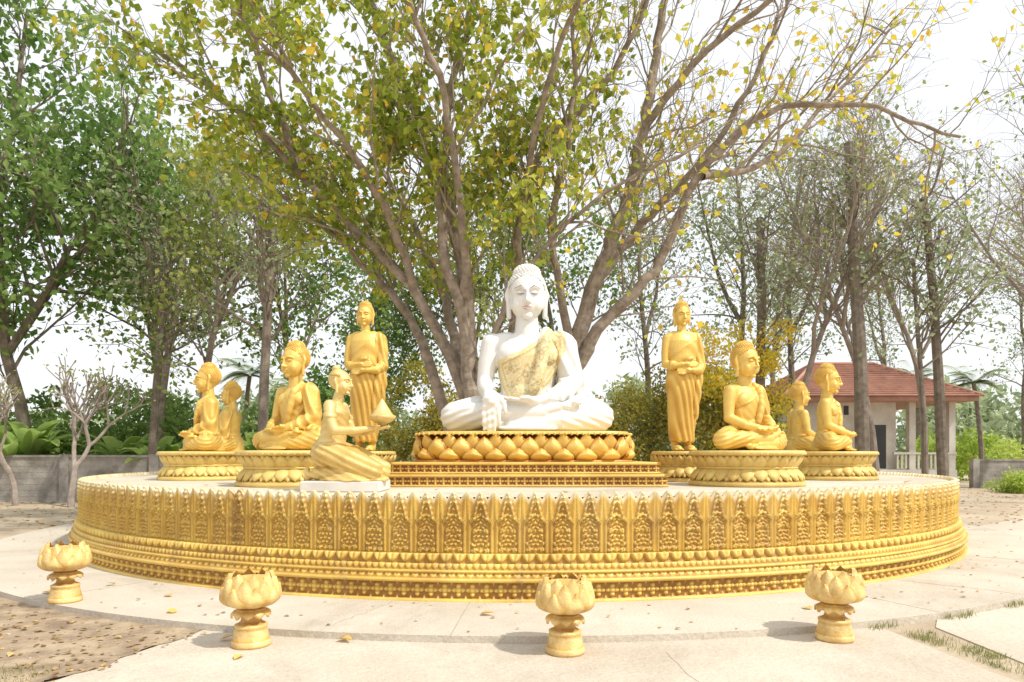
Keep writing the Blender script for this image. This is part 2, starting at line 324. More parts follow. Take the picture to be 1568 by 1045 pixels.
# ------------------------------------------------------------ platform
def rosette(s,z,zc,pitch,rad):
    ru=((s/pitch)%1-.5)*pitch; rz=z-zc; rr=np.hypot(ru,rz); th=np.arctan2(rz,ru)
    lob=rad*(.72+.28*np.cos(4*th)); f=sst(lob-rr,-rad*.1,rad*.25)
    f=f*(1-.6*np.exp(-((rr-rad*.38)/(rad*.12))**2))
    co_=sst(np.maximum(np.abs(ru)/(pitch*.5),0),.80,.95)*sst(np.abs(rz)/(rad*1.15),.5,1)
    return np.maximum(f,co_)
def relief_wall(name,P,N,Z,O,cav,pale,m,parent=None,closed=True):
    Mn,K=Z.shape
    V=np.stack([P[:,None,0]+N[:,None,0]*O,P[:,None,1]+N[:,None,1]*O,Z],2).reshape(-1,3)
    i=np.arange(Mn if closed else Mn-1); k=np.arange(K-1); I,Kk=np.meshgrid(i,k,indexing='ij'); I2=(I+1)%Mn
    F=np.stack([I*K+Kk,I2*K+Kk,I2*K+Kk+1,I*K+Kk+1],-1).reshape(-1,4)
    return obj(name,mesh_np(name,V,F,m,True,{'cav':cav,'pale':pale}),parent=parent)
plat=empty('round_altar_platform',(.1,15.4,0))
NU=184; CO=20; Mn=NU*CO; ang=np.arange(Mn)/Mn*2*math.pi
N=np.c_[np.cos(ang),np.sin(ang)]; s=np.arange(Mn)/CO
zb=[0,.025,.03,.195,.20,.235,.242,.29,.292,.315,.318,.375,.38,.475,.476,1.1]; rb=[8.47,8.47,8.42,8.42,8.48,8.48,8.45,8.40,8.44,8.44,8.40,8.38,8.37,8.34,8.32,8.32]
zr=np.unique(np.r_[zb[:-1],np.linspace(.03,.195,18),np.linspace(.242,.29,6),np.linspace(.318,.375,6),np.linspace(.38,.475,10),np.linspace(.476,1.1,66)])
Z0,S=np.meshgrid(zr,s); O=np.interp(Z0,zb,rb)
u=(S%1)*2-1; au=np.abs(u); v=(Z0-.476)/(1.1-.476)
q=np.abs(((au*2)%2)-1); ztop=1.035+.085*q**.8
Z=np.where(v>0,.476+(Z0-.476)*(ztop-.476)/(1.1-.476),Z0)
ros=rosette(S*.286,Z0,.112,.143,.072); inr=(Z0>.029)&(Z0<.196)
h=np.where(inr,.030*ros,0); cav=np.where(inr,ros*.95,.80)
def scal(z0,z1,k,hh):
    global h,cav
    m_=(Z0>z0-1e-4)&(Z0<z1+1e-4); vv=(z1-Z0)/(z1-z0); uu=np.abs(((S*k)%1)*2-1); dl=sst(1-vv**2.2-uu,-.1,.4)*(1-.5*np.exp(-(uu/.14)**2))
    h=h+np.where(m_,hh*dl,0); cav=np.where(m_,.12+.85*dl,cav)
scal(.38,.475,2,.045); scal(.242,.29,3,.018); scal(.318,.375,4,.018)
x=np.clip((v-.5)/.5,0,1); wd=.93*(1-x)**.8*(1-.22*np.sin(np.pi*x)); d=wd-au
bord=np.exp(-((d-.09)/.055)**2); ins=sst(d,.14,.2); outm=sst(-d,0,.06)
rngu=np.random.default_rng(3); jit=rngu.uniform(.85,1.15,NU)[np.floor(S).astype(int)%NU]; jph=rngu.uniform(-.08,.08,NU)[np.floor(S).astype(int)%NU]
stem=np.exp(-(au/.07)**2)
lf=np.zeros_like(v)
for vc in np.arange(.04,.95,.115):
    vv=v-vc-jph*.2; cx=.34*np.clip(1.15-v,.2,1)*1.3; rr=np.hypot((au-cx)*.143,(vv-.02)*.624); th=np.arctan2(vv*.624,(au-cx)*.143)
    lf=np.maximum(lf,sst(.034-rr,-.002,.010)*(.55+.45*np.cos(rr*260-th)))
    ln=np.exp(-((vv*.624-.28*au*.143*2)/.007)**2)*(au<.55); lf=np.maximum(lf,ln*.75)
orn=np.clip(np.maximum(lf,stem*.7),0,1)*jit
for vc,rd in((.22,.13),(.50,.12),(.72,.08)):
    ru=u*.143; rz=(v-vc)*.624; rr=np.hypot(ru,rz); th=np.arctan2(rz,ru); f=sst(rd*.55*(.75+.25*np.cos(6*th))-rr,-.005,.02)*(.5+.5*np.cos(rr*120)); msk=sst(rd*.6-rr,0,.01)
    orn=orn*(1-msk)+f*msk
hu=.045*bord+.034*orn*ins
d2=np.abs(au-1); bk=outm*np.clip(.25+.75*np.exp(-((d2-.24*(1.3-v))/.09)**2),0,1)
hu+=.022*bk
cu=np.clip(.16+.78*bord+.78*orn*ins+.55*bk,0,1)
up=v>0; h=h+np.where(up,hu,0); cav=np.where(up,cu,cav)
pale=np.where(up,sst(v,.88,.97)*.85+ sst(v,.66,.88)*bord*.75,0)
dj=np.abs(ang-R(247.2))[:,None]; joint=np.exp(-(dj/.010)**2)*(up)*(.6+.4*np.sin(Z0*60)); cav=cav*(1-.75*joint); h=h-.02*joint; pale=pale*(1-joint)
sj=np.where((np.floor(S)%8==3)&(au>.93),1,0)*up; cav=cav*(1-.5*sj)
O=O+h
Z=np.c_[Z,Z[:,-1:],Z[:,-1:]*0+1.05]; O=np.c_[O,O[:,-1:]-.05,O[:,-1:]*0+8.25]; cav=np.c_[cav,cav[:,-1:],cav[:,-1:]]; pale=np.c_[pale,pale[:,-1:],pale[:,-1:]]
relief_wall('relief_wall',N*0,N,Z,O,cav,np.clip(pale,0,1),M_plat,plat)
g=Geo(); g.add([(8.3*math.cos(a),8.3*math.sin(a),1.062) for a in np.linspace(0,2*math.pi,160,endpoint=False)],[tuple(range(160))])
obj('deck',g.mesh('deck',M_floor,False),parent=plat)

def path_se(cx,cy,hx,hy,p=4,n=4000):
    t=np.linspace(0,2*math.pi,n,endpoint=False); c=np.cos(t);s_=np.sin(t)
    X=cx+hx*np.sign(c)*np.abs(c)**(2/p); Y=cy+hy*np.sign(s_)*np.abs(s_)**(2/p)
    P=np.c_[X,Y]; dd=np.linalg.norm(np.roll(P,-1,0)-P,axis=1); L=dd.sum(); cs=np.r_[0,np.cumsum(dd)]
    def f(ss):
        ss=np.asarray(ss,float)%L; Pc=np.vstack([P,P[:1]])
        pt=lambda q:np.stack([np.interp(q%L,cs,Pc[:,0]),np.interp(q%L,cs,Pc[:,1])],-1)
        p0=pt(ss); tg=pt(ss+.01)-pt(ss-.01); tg/=np.linalg.norm(tg,axis=-1,keepdims=True)
        return p0,tg,np.stack([tg[...,1],-tg[...,0]],-1)
    return f,L
def ros_band(name,cx,cy,hx,hy,z0,z1,parent,m,pitch=.11,p=40):
    f,L=path_se(cx,cy,hx,hy,p,8000); n=round(L/pitch); pt=L/n; Mn=n*12; ss=np.arange(Mn)/Mn*L
    P,T,N=f(ss)
    zr=np.unique(np.r_[z0,z0+.001,z0+.028,z0+.032,np.linspace(z0+.032,z1-.042,14),z1-.038,z1-.001,z1])
    Z,S=np.meshgrid(zr,ss); ed=(Z<z0+.03)|(Z>z1-.04)
    r=rosette(S,Z,(z0+z1)/2-.005,pt,(z1-z0-.06)*.5); O=np.where(ed,.035,.018*r); cav=np.where(ed,.85,r)
    O[:,-1]=-.25; O[:,0]=0
    relief_wall(name,P,N,Z,O,cav,cav*0,m,parent)
def petals(g,f,L,n,ph,prof,curl,nu=8,nv=9,edge=0.0):
    pr=np.array(prof); tv=np.linspace(0,1,len(pr)); vs=np.linspace(0,1,nv+1); us=np.linspace(-1,1,nu+1)
    o=np.interp(vs,tv,pr[:,0]);z=np.interp(vs,tv,pr[:,1]);w_=np.interp(vs,tv,pr[:,2])
    for i in range(n):
        p0,T,N=f((i+ph)*L/n)
        V=[];A=[]
        for a in range(nv+1):
            for b_ in range(nu+1):
                uu=us[b_]; off=o[a]-curl*uu*uu
                V.append((p0[0]+T[0]*uu*w_[a]+N[0]*off,p0[1]+T[1]*uu*w_[a]+N[1]*off,z[a]))
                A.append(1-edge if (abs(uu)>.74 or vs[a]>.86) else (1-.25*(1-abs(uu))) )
        F=[(a*(nu+1)+b_,a*(nu+1)+b_+1,(a+1)*(nu+1)+b_+1,(a+1)*(nu+1)+b_) for a in range(nv) for b_ in range(nu)]
        g.add(V,F,A)
WP=[1.0,1.0,1.0,.98,.93,.84,.68,.42,.02]
def prof(o0,o1,z0,z1,W,bulge,wp=WP,zp=1.0):
    n=len(wp); r=[]
    for i in range(n):
        t_=i/(n-1); r.append((o0+(o1-o0)*t_+bulge*math.sin(math.pi*t_),z0+(z1-z0)*t_**zp,W*wp[i]))
    return r
CX=.17
mp_=empty('main_lotus_pedestal',(0,0,0))
ros_band('lower_band',CX,10.65,1.95,1.35,1.064,1.235,mp_,M_band)
ros_band('upper_band',CX,10.65,1.86,1.26,1.237,1.40,mp_,M_band)
g=Geo()
def slabse(g,hx,hy,z0,z1,p,cav,cy=10.65,n=120):
    f,L=path_se(CX,cy,hx,hy,p); P,_,_=f(np.arange(n)/n*L)
    V=[(a,b,z0) for a,b in P]+[(a,b,z1) for a,b in P]
    g.add(V,[(i,(i+1)%n,(i+1)%n+n,i+n) for i in range(n)]+[tuple(range(n,2*n))],cav)
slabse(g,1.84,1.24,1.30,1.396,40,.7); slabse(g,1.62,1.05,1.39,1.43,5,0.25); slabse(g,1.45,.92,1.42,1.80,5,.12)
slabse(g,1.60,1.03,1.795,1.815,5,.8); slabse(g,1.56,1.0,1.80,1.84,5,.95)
f,L=path_se(CX,10.65,1.46,.92,5); NP=27; pw=L/NP/2
petals(g,f,L,NP,0,prof(.0,.16,1.44,1.80,pw*1.02,.05),.05,edge=.5)
petals(g,f,L,NP,.5,prof(.03,.175,1.42,1.72,pw*.93,.095),.05,edge=.0)
petals(g,f,L,NP,.5,prof(.02,.155,1.42,1.76,pw*1.05,.090),.06,edge=.66)
petals(g,f,L,NP,0,prof(.10,.20,1.415,1.56,pw*.93,.07),.06,edge=.0)
petals(g,f,L,NP,0,prof(.095,.18,1.415,1.60,pw*1.05,.062),.07,edge=.66)
for i in range(110):
    p0,T,Nn=f(i*L/110); g.ell((p0[0]+Nn[0]*.15,p0[1]+Nn[1]*.15,1.80),.024,nu=7,nv=5,cav=.9)
obj('lotus_base',g.mesh('lotus_base',M_red),parent=mp_)
def round_ped(Rr,h=.5,n=26):
    g=Geo(); k=Rr/.8
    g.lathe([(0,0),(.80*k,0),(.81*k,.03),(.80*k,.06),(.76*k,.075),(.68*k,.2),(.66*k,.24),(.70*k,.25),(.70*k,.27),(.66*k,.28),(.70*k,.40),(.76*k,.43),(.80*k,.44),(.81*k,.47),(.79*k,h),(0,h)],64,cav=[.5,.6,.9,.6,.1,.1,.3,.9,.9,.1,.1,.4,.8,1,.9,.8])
    f,L=path_se(0,0,.66*k,.66*k,2)
    petals(g,f,L,n,0,prof(.03,.11,.27,.435,.09*k*26/n,.025),.03,edge=.35)
    petals(g,f,L,n,.5,prof(.02,.10,.27,.44,.09*k*26/n,.005),.03,edge=.5)
    petals(g,f,L,n,0,prof(.03,.13,.245,.075,.09*k*26/n,.035),.03,edge=.35)
    petals(g,f,L,n,.5,prof(.02,.12,.24,.07,.09*k*26/n,.01),.03,edge=.5)
    for i in range(60):
        a=2*math.pi*i/60; g.ell((.80*k*math.cos(a),.80*k*math.sin(a),.452),.014,nu=6,nv=4,cav=.8)
    return g.mesh('lotus_pedestal',M_pedg)
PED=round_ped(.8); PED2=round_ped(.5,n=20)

# ------------------------------------------------------------ figures
def head_geo():
    g=Geo()
    g.ell((0,.04,.10),(.285,.33,.33),nu=32,nv=20); g.ell((0,-.06,-.08),(.258,.255,.29),nu=32,nv=20)
    g.ell((0,-.23,-.31),(.085,.065,.06))
    for sx in(-1,1):
        g.ell((sx*.13,-.185,-.13),(.11,.09,.13)); g.ell((sx*.035,-.33,-.10),.03)
        g.chain([(sx*.03,-.31,.09),(sx*.1,-.305,.135),(sx*.21,-.225,.10)],[.018,.02,.014])
        g.ell((sx*.112,-.262,.04),(.068,.042,.034))
        g.chain([(sx*.285,.03,.16),(sx*.315,.04,.05),(sx*.295,.0,-.08),(sx*.285,-.01,-.30)],[.035,.045,.036,.042])
    g.chain([(0,-.31,.10),(0,-.345,-.03),(0,-.375,-.09)],[.02,.026,.036])
    g.chain([(-.085,-.272,-.178),(-.03,-.312,-.172),(.03,-.312,-.172),(.085,-.272,-.178)],[.008,.018,.018,.008])
    g.chain([(-.06,-.282,-.205),(0,-.308,-.218),(.06,-.282,-.205)],[.010,.022,.010])
    return g
def hdisp(V,Nm):
    x,y,z=V.T; ax=np.abs(x); c=np.ones(len(x))
    c-=.7*np.exp(-((z-.018-.4*(ax-.11)**2*5)/.010)**2)*(ax>.045)*(ax<.18)*(y<-.2)
    c-=.6*np.exp(-((z+.196)/.008)**2)*(ax<.085)*(y<-.25)
    c-=.35*np.exp(-((z-.075)/.015)**2)*(ax>.05)*(ax<.18)*(y<-.2)
    return np.zeros(len(x)),{'cav':np.clip(c,0,1)}
HEAD=lambda m:remesh(head_geo(),.011,2,'head',m,hdisp)
def hair_mesh2(m):
    g=Geo(); g.ell((0,.075,.14),(.30,.33,.32),nu=40,nv=30,cav=.8); g.ell((0,.07,.39),(.215,.21,.15),cav=.8); g.ell((0,.07,.53),(.05,.05,.03))
    def pts(n,c,r,cond,cr):
        for i in range(n):
            z=1-2*(i+.5)/n; a=i*2.39996; q=math.sqrt(1-z*z); p=(c[0]+r[0]*q*math.cos(a),c[1]+r[1]*q*math.sin(a),c[2]+r[2]*z)
            if cond(p): g.ell(p,(cr,cr,cr),nu=7,nv=5,cav=.9)
    hl=lambda p:(p[2]>.24 if p[1]<-.12 else p[2]>.24-(p[1]+.12)*1.3) and not(p[2]>.40 and math.hypot(p[0],p[1]-.07)<.16)
    pts(760,(0,.075,.14),(.300,.330,.320),hl,.019); pts(230,(0,.07,.39),(.214,.209,.150),lambda p:p[2]>.36,.018)
    me=g.mesh('hair',m); bm=bmesh.new(); bm.from_mesh(me)
    rm=[v for v in bm.verts if (v.co.y<-.12 and v.co.z<.20) or v.co.z<.20-(v.co.y+.12)*1.3]
    bmesh.ops.delete(bm,geom=rm,context='VERTS'); bm.to_mesh(me); bm.free(); me.polygons.foreach_set('use_smooth',np.full(len(me.polygons),True)); return me
def eyes_mesh():
    g=Geo()
    for sx in(-1,1):
        g.chain([(sx*.052,-.297,.026),(sx*.11,-.308,.014),(sx*.172,-.270,.028)],[.005,.007,.004],nu=6)
        g.chain([(sx*.03,-.334,.100),(sx*.1,-.328,.148),(sx*.205,-.245,.112)],[.003,.005,.003],nu=6)
    return g.mesh('eye_lines',M_line)
def lips_mesh():
    g=Geo(); g.chain([(-.075,-.287,-.180),(-.03,-.322,-.174),(.03,-.322,-.174),(.075,-.287,-.180)],[.006,.013,.013,.006],nu=8)
    g.chain([(-.055,-.292,-.206),(0,-.319,-.216),(.055,-.292,-.206)],[.008,.016,.008],nu=8); return g.mesh('lips',M_lip)
def hand(g,wrist,palm,fdir,side,palmn,k=1.0,curl=.25,thumb_side=1,splay=.04):
    w=np.array(wrist,float);p=np.array(palm,float);f=np.array(fdir,float);f/=np.linalg.norm(f);s_=np.array(side,float);s_/=np.linalg.norm(s_);n=np.array(palmn,float);n/=np.linalg.norm(n)
    g.cap(w,.085*k,p,.10*k,flat=.8)
    for a in(-1,-.33,.33,1): g.cap(p-f*.08*k+s_*a*.045*k,.055*k,p+f*.11*k+s_*a*.085*k,.045*k,nu=10)
    for i,(a,L) in enumerate(zip((-1,-.33,.33,1),(.30,.35,.33,.25))):
        b0=p+f*.12*k+s_*a*.10*k; L=L*k
        b1=b0+(f+s_*a*splay)*L*.4+n*curl*.10*L; b2=b1+(f+n*curl*.8)*L*.33; b3=b2+(f*.9+n*curl*1.4)*L*.27
        g.chain([b0,b1,b2,b3],[.038*k,.036*k,.032*k,.027*k],nu=10)
    t0=p-f*.04*k+s_*thumb_side*.1*k; t1=t0+s_*thumb_side*.08*k+f*.10*k+n*.02; t2=t1+f*.13*k+s_*thumb_side*.02*k
    g.chain([t0,t1,t2],[.048*k,.042*k,.032*k],nu=10)
def pip(poly_,X,Z):
    inside=np.zeros(len(X),bool); dist=np.full(len(X),1e9); n=len(poly_)
    for i in range(n):
        x1,z1=poly_[i];x2,z2=poly_[(i+1)%n]
        c=((z1>Z)!=(z2>Z))&(X<(x2-x1)*(Z-z1)/((z2-z1)+1e-12)+x1); inside^=c
        t_=np.clip(((X-x1)*(x2-x1)+(Z-z1)*(z2-z1))/((x2-x1)**2+(z2-z1)**2),0,1)
        dist=np.minimum(dist,np.hypot(X-x1-t_*(x2-x1),Z-z1-t_*(z2-z1)))
    return np.where(inside,dist,-dist)
def seated(variant,m):
    g=Geo()
    g.loft([((0,.12,.02),.55,.42),((0,.10,.30),.50,.38),((0,.06,.55),.41,.30),((0,.04,.72),.39,.28),((0,.03,.95),.43,.29),((0,.03,1.18),.50,.31),((0,.05,1.34),.52,.29),((0,.07,1.46),.46,.24),((0,.07,1.56),.30,.18)])
    g.cap((0,.06,1.48),.21,(0,.03,1.88),.17)
    g.ell((-.24,-.14,1.22),(.22,.14,.18)); g.ell((.24,-.14,1.22),(.22,.14,.18)); g.ell((0,-.12,.62),(.26,.16,.2))
    for sx in(-1,1):
        g.cap((sx*.30,.08,1.44),.17,(sx*.52,.06,1.40),.17)
        g.chain([(sx*.32,.08,.29),(sx*.75,-.06,.30),(sx*1.10,-.16,.255)],[.34,.30,.245])
    g.chain([(1.10,-.18,.24),(.5,-.48,.19),(-.25,-.58,.12)],[.235,.18,.12]); g.ell((-.45,-.56,.10),(.24,.11,.08))
    g.chain([(-1.10,-.18,.25),(-.5,-.50,.28),(.22,-.58,.30)],[.24,.18,.11])
    g.chain([(.22,-.58,.31),(.42,-.56,.37),(.66,-.50,.42)],[.11,.10,.095],flat=.75)
    for i,(dx,dy) in enumerate(((0,-.11),(.01,-.055),(.0,0),(-.02,.05),(-.05,.095))):
        g.cap((.70+dx,-.48+dy,.435),.038,(.79+dx,-.465+dy,.44),.034-.003*i,nu=8)
    g.ell((0,-.3,.2),(.8,.36,.17))
    if variant=='touch':
        g.chain([(-.55,.06,1.41),(-.62,.02,1.1),(-.66,-.02,.80)],[.175,.15,.125]); g.chain([(-.66,-.02,.80),(-.64,-.30,.66),(-.58,-.58,.56)],[.13,.115,.088])
        hand(g,(-.58,-.58,.56),(-.55,-.79,.47),(.05,-.08,-1),(1,.0,.05),(0,.8,0),1.05,.22,thumb_side=1)
    else:
        g.chain([(-.55,.06,1.41),(-.64,.02,1.1),(-.70,-.02,.78)],[.175,.15,.125]); g.chain([(-.70,-.02,.78),(-.5,-.36,.60),(-.26,-.60,.53)],[.13,.115,.085])
        hand(g,(-.26,-.60,.53),(-.06,-.66,.52),(1,-.05,0),(0,-1,.1),(0,0,1),.9,.2,thumb_side=-1)
    g.chain([(.55,.06,1.41),(.64,.02,1.1),(.70,-.02,.78)],[.185,.17,.15]); g.chain([(.70,-.02,.78),(.5,-.36,.58),(.26,-.56,.49)],[.15,.13,.09])
    hand(g,(.26,-.56,.49),(.06,-.62,.46),(-1,-.05,0),(0,-1,.1),(0,0,1),.9,.2,thumb_side=1)
    g.chain([(.60,.08,1.38),(.74,.05,.98),(.72,.06,.55)],[.16,.12,.15]); g.chain([(.72,.0,.85),(.60,-.10,.60),(.44,-.30,.45)],[.13,.14,.13])
    g.chain([(.30,-.02,1.60),(.27,-.24,1.38),(.20,-.32,1.0),(.10,-.30,.7)],[.08,.08,.07,.07])
    g.ell((0,-.66,.05),(.45,.16,.045))
    POLY=[(-.47,1.12),(-.08,1.27),(.22,1.46),(.34,1.66),(.58,1.52),(.60,1.30),(.50,1.05),(.34,.78),(.16,.60),(.02,.52),(-.30,.55),(-.36,.72),(-.42,.92)]
    def disp(V,Nm):
        x,y,z=V.T; n=len(x); h=np.zeros(n)
        sd=pip(POLY,x,z); front=(Nm[:,1]<.15)&(z>.5)&(y<.12)
        arm=(x<-.52)|((y<-.40)&(z<.72))
        gold=np.where(front&~arm,sst(sd,-.012,.012),0)
        line=z-(1.27+.75*(x+.08))
        robe=np.where((~((line>0)&(x<.30)))&(x>-.5)&(z<1.62)&(z>.48)&~((y<-.45)&(z<.66)&(x<.30)),1,0)*1.0
        h+=.022*robe
        pl=np.sin((x*1.0+z*.42)*38)*.5+.5
        side=sst(x,.40,.52)*(z>.45)
        h+=robe*side*(.03*pl**2)
        band=np.exp(-((sd-.05)/.02)**2)*gold
        h+=.012*band
        fl=np.zeros(n)
        for cx,cz,rd in((-.03,.90,.15),(.22,1.22,.12),(.40,1.38,.09),(.34,1.08,.08),(-.25,1.0,.09),(-.22,.72,.08),(.12,1.02,.06),(.15,.75,.08),(.02,.62,.05),(.28,1.42,.05)):
            rr=np.hypot(x-cx,z-cz); th=np.arctan2(z-cz,x-cx); lob=rd*(.62+.38*np.cos(5*th+cx*9)); ln=np.exp(-((rr-lob)/(.012))**2)+np.exp(-((rr-rd*.25)/.010)**2)
            fl=np.maximum(fl,ln)
        fl=np.maximum(fl,.7*np.exp(-((sd-.075)/.008)**2))
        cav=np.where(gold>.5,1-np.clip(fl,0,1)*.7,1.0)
        leg=(z<.50)&(z>.05)&(np.abs(x)>.50)
        h+=np.where(leg,.008*np.sin((z*1.6+np.abs(x)*.6)*34),0)
        if variant!='touch':
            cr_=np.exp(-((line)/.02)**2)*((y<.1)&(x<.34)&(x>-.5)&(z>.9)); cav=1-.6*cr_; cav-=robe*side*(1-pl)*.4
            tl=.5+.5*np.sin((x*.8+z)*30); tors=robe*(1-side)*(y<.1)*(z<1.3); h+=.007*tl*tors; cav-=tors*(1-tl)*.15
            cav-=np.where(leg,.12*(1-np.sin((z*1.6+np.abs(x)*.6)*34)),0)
        return h,{'gold':gold if variant=='touch' else gold*0,'cav':np.clip(cav,0,1)}
    return remesh(g,.0165,4,'body',m,disp)
hairW=hair_mesh2(M_white); hairG=hair_mesh2(M_gold); headW=HEAD(M_white); headG=HEAD(M_gold); EY=eyes_mesh(); LP=lips_mesh()
def add_head(parent,loc,k,hm,hr,eyes=True,tilt=0,lips=False):
    h=obj('head',hm,loc,0,k,parent); h.rotation_euler=(tilt,0,0)
    r=obj('hair',hr,(0,0,0),0,1,h)
    if eyes: obj('eye_lines',EY,(0,0,0),0,1,h)
    if lips: obj('lips',LP,(0,0,0),0,1,h)
B=empty('white_seated_buddha_statue',(.235,10.75,1.84))
obj('body',seated('touch',M_white),parent=B); add_head(B,(0,.0,2.13),(.99,.97,.98),headW,hairW,True,R(4),True)
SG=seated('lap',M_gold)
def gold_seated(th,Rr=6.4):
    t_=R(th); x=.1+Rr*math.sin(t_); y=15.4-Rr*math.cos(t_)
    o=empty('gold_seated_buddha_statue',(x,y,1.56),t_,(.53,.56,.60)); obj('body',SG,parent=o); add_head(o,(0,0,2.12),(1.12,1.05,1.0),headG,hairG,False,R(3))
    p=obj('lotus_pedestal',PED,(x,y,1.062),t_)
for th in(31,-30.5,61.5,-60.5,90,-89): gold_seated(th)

def standing(m):
    g=Geo()
    for sx in(-1,1):
        g.ell((sx*.12,-.08,.05),(.075,.17,.055)); g.cap((sx*.12,.03,.06),.06,(sx*.12,.03,.4),.085)
        for i in range(5): g.cap((sx*(.12+(i-2)*.028),-.20+abs(i-1)*.012,.035),.018,(sx*(.12+(i-2)*.03),-.255+abs(i-1)*.016,.03),.015,nu=6)
    g.loft([((0,0,.17),.20,.15),((0,0,.25),.205,.155),((0,0,.6),.225,.17),((0,0,1.0),.255,.19),((0,0,1.2),.26,.195),((0,.0,1.4),.235,.175),((0,.0,1.6),.255,.18),((0,.01,1.78),.27,.17),((0,.02,1.88),.235,.135),((0,.02,1.94),.13,.09)])
    g.cap((0,.02,1.9),.085,(0,0,2.06),.075)
    for sx in(-1,1): g.cap((sx*.14,.02,1.87),.085,(sx*.245,.02,1.83),.082)
    g.chain([(-.26,.02,1.82),(-.30,0,1.60),(-.31,-.02,1.40)],[.082,.068,.06]); g.chain([(-.31,-.02,1.40),(-.2,-.2,1.36),(-.08,-.245,1.38)],[.062,.052,.042])
    hand(g,(-.08,-.25,1.38),(0,-.26,1.385),(1,0,.05),(0,.2,1),(0,-1,0),.42,-.1,thumb_side=1)
    g.chain([(.26,.02,1.82),(.31,0,1.60),(.32,-.02,1.38)],[.09,.08,.075]); g.chain([(.32,-.02,1.38),(.24,-.18,1.30),(.10,-.24,1.29)],[.076,.062,.045])
    hand(g,(.10,-.24,1.29),(.02,-.25,1.29),(-1,0,-.03),(0,.1,1),(0,-1,0),.42,-.1,thumb_side=1)
    g.chain([(.30,0,1.5),(.29,.02,1.1),(.22,.02,.55)],[.07,.07,.055]); g.chain([(.27,-.08,1.3),(.24,-.10,1.0),(.18,-.1,.6)],[.06,.06,.045])
    def disp(V,Nm):
        x,y,z=V.T; line=z-(1.62+.75*(x+.08)); bare=(line>0)&(x<.22); hnd=(y<-.20)&(np.abs(z-1.34)<.1)
        robe=(z<1.95)&(z>.16)&~bare&~hnd&~((x<-.27)&(z>1.3)); rb=robe*1.0
        a=x*.9+z*.22+y*.3
        pl=(.5+.5*np.sin(a*70+np.sin(z*5)*1.3)); curve=(.5+.5*np.sin((z+ (x**2)*2.2)*26))
        up=sst(z,1.0,1.5); hh=rb*(.010+(1-up)*.018*pl+up*.014*curve*(x<.2)+up*.018*pl*(x>=.2))
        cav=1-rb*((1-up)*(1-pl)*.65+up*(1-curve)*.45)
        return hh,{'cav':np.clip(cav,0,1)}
    return remesh(g,.0095,3,'body',m,disp)
ST=standing(M_gold)
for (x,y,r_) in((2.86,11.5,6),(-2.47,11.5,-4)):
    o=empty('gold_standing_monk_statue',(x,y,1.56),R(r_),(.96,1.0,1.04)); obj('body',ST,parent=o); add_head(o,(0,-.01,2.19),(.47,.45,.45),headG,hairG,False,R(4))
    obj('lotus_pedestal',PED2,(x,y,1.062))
def kneeling(m):
    g=Geo()
    g.ell((0,.12,.33),(.21,.22,.22))
    for sx in(-1,1):
        g.chain([(sx*.10,.08,.33),(sx*.12,-.22,.25),(sx*.12,-.50,.14)],[.165,.155,.11]); g.chain([(sx*.12,-.48,.10),(sx*.12,-.1,.09),(sx*.11,.25,.08)],[.10,.10,.06])
        g.chain([(sx*.11,.25,.08),(sx*.10,.34,.05),(sx*.10,.36,.13)],[.055,.045,.035])
        g.chain([(sx*.17,.03,.90),(sx*.225,.0,.76),(sx*.235,-.06,.60)],[.075,.064,.058]); g.chain([(sx*.235,-.06,.60),(sx*.17,-.28,.60),(sx*.08,-.44,.63)],[.058,.048,.034])
        hand(g,(sx*.08,-.44,.63),(sx*.06,-.50,.635),(-sx*.25,-1,.0),(1,-sx*.2,0),(0,0,1),.34,.25,thumb_side=sx)
    g.loft([((0,.10,.30),.20,.20),((0,.10,.45),.185,.175),((0,.07,.56),.165,.15),((0,.04,.70),.18,.15),((0,.02,.82),.195,.145),((0,.03,.91),.165,.11),((0,.03,.95),.08,.06)])
    g.cap((0,.03,.92),.070,(0,-.01,1.06),.060)
    g.loft([((0,-.2,.005),.30,.42),((0,-.2,.05),.27,.38),((0,-.2,.12),.22,.30)]); g.cap((0,-.5,.06),.07,(0,-.62,.03),.03,flat=.6)
    def disp(V,Nm):
        x,y,z=V.T; sk=(z<.46)*1.0; pl=.5+.5*np.sin((z*1.2-y*.55)*60); pl2=.5+.5*np.sin((z+x*.6)*70)
        bl=((z>.5)&(z<.84)&(y>-.12)&(np.abs(x)<.2))*1.0; arm=((np.abs(x)>.19)&(np.abs(z-.78)<.025))*1.0
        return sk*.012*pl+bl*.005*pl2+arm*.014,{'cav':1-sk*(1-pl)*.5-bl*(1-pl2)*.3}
    return remesh(g,.0085,3,'body',m,disp)
K=empty('gold_kneeling_worshipper_statue',(-2.12,8.35,1.19),R(80),(1.1,1.0,1.0))
obj('body',kneeling(M_kneel),parent=K)
hk=remesh(head_geo(),.011,2,'head',M_kneel,hdisp); gh=Geo(); gh.ell((0,.08,.13),(.295,.315,.33),nu=28,nv=18); gh.ell((0,.15,.47),(.13,.13,.10)); gh.lathe([(.31,.2),(.325,.23),(.31,.26)],40,c=(0,.03,0),cav=.6)
hkm=gh.mesh('hair',M_kneel); bm=bmesh.new(); bm.from_mesh(hkm); bmesh.ops.delete(bm,geom=[v for v in bm.verts if (v.co.y<-.12 and v.co.z<.18) or v.co.z<.18-(v.co.y+.12)*1.2],context='VERTS'); bm.to_mesh(hkm); bm.free()
h=obj('head',hk,(0,-.03,1.185),0,.39,K); obj('hair',hkm,parent=h)
g=Geo(); g.lathe([(0,0),(.06,0),(.05,.03),(.09,.05),(.15,.09),(.165,.12),(.15,.13),(.12,.15),(.08,.22),(.03,.30),(0,.34)],28,c=(0,-.56,.655)); 
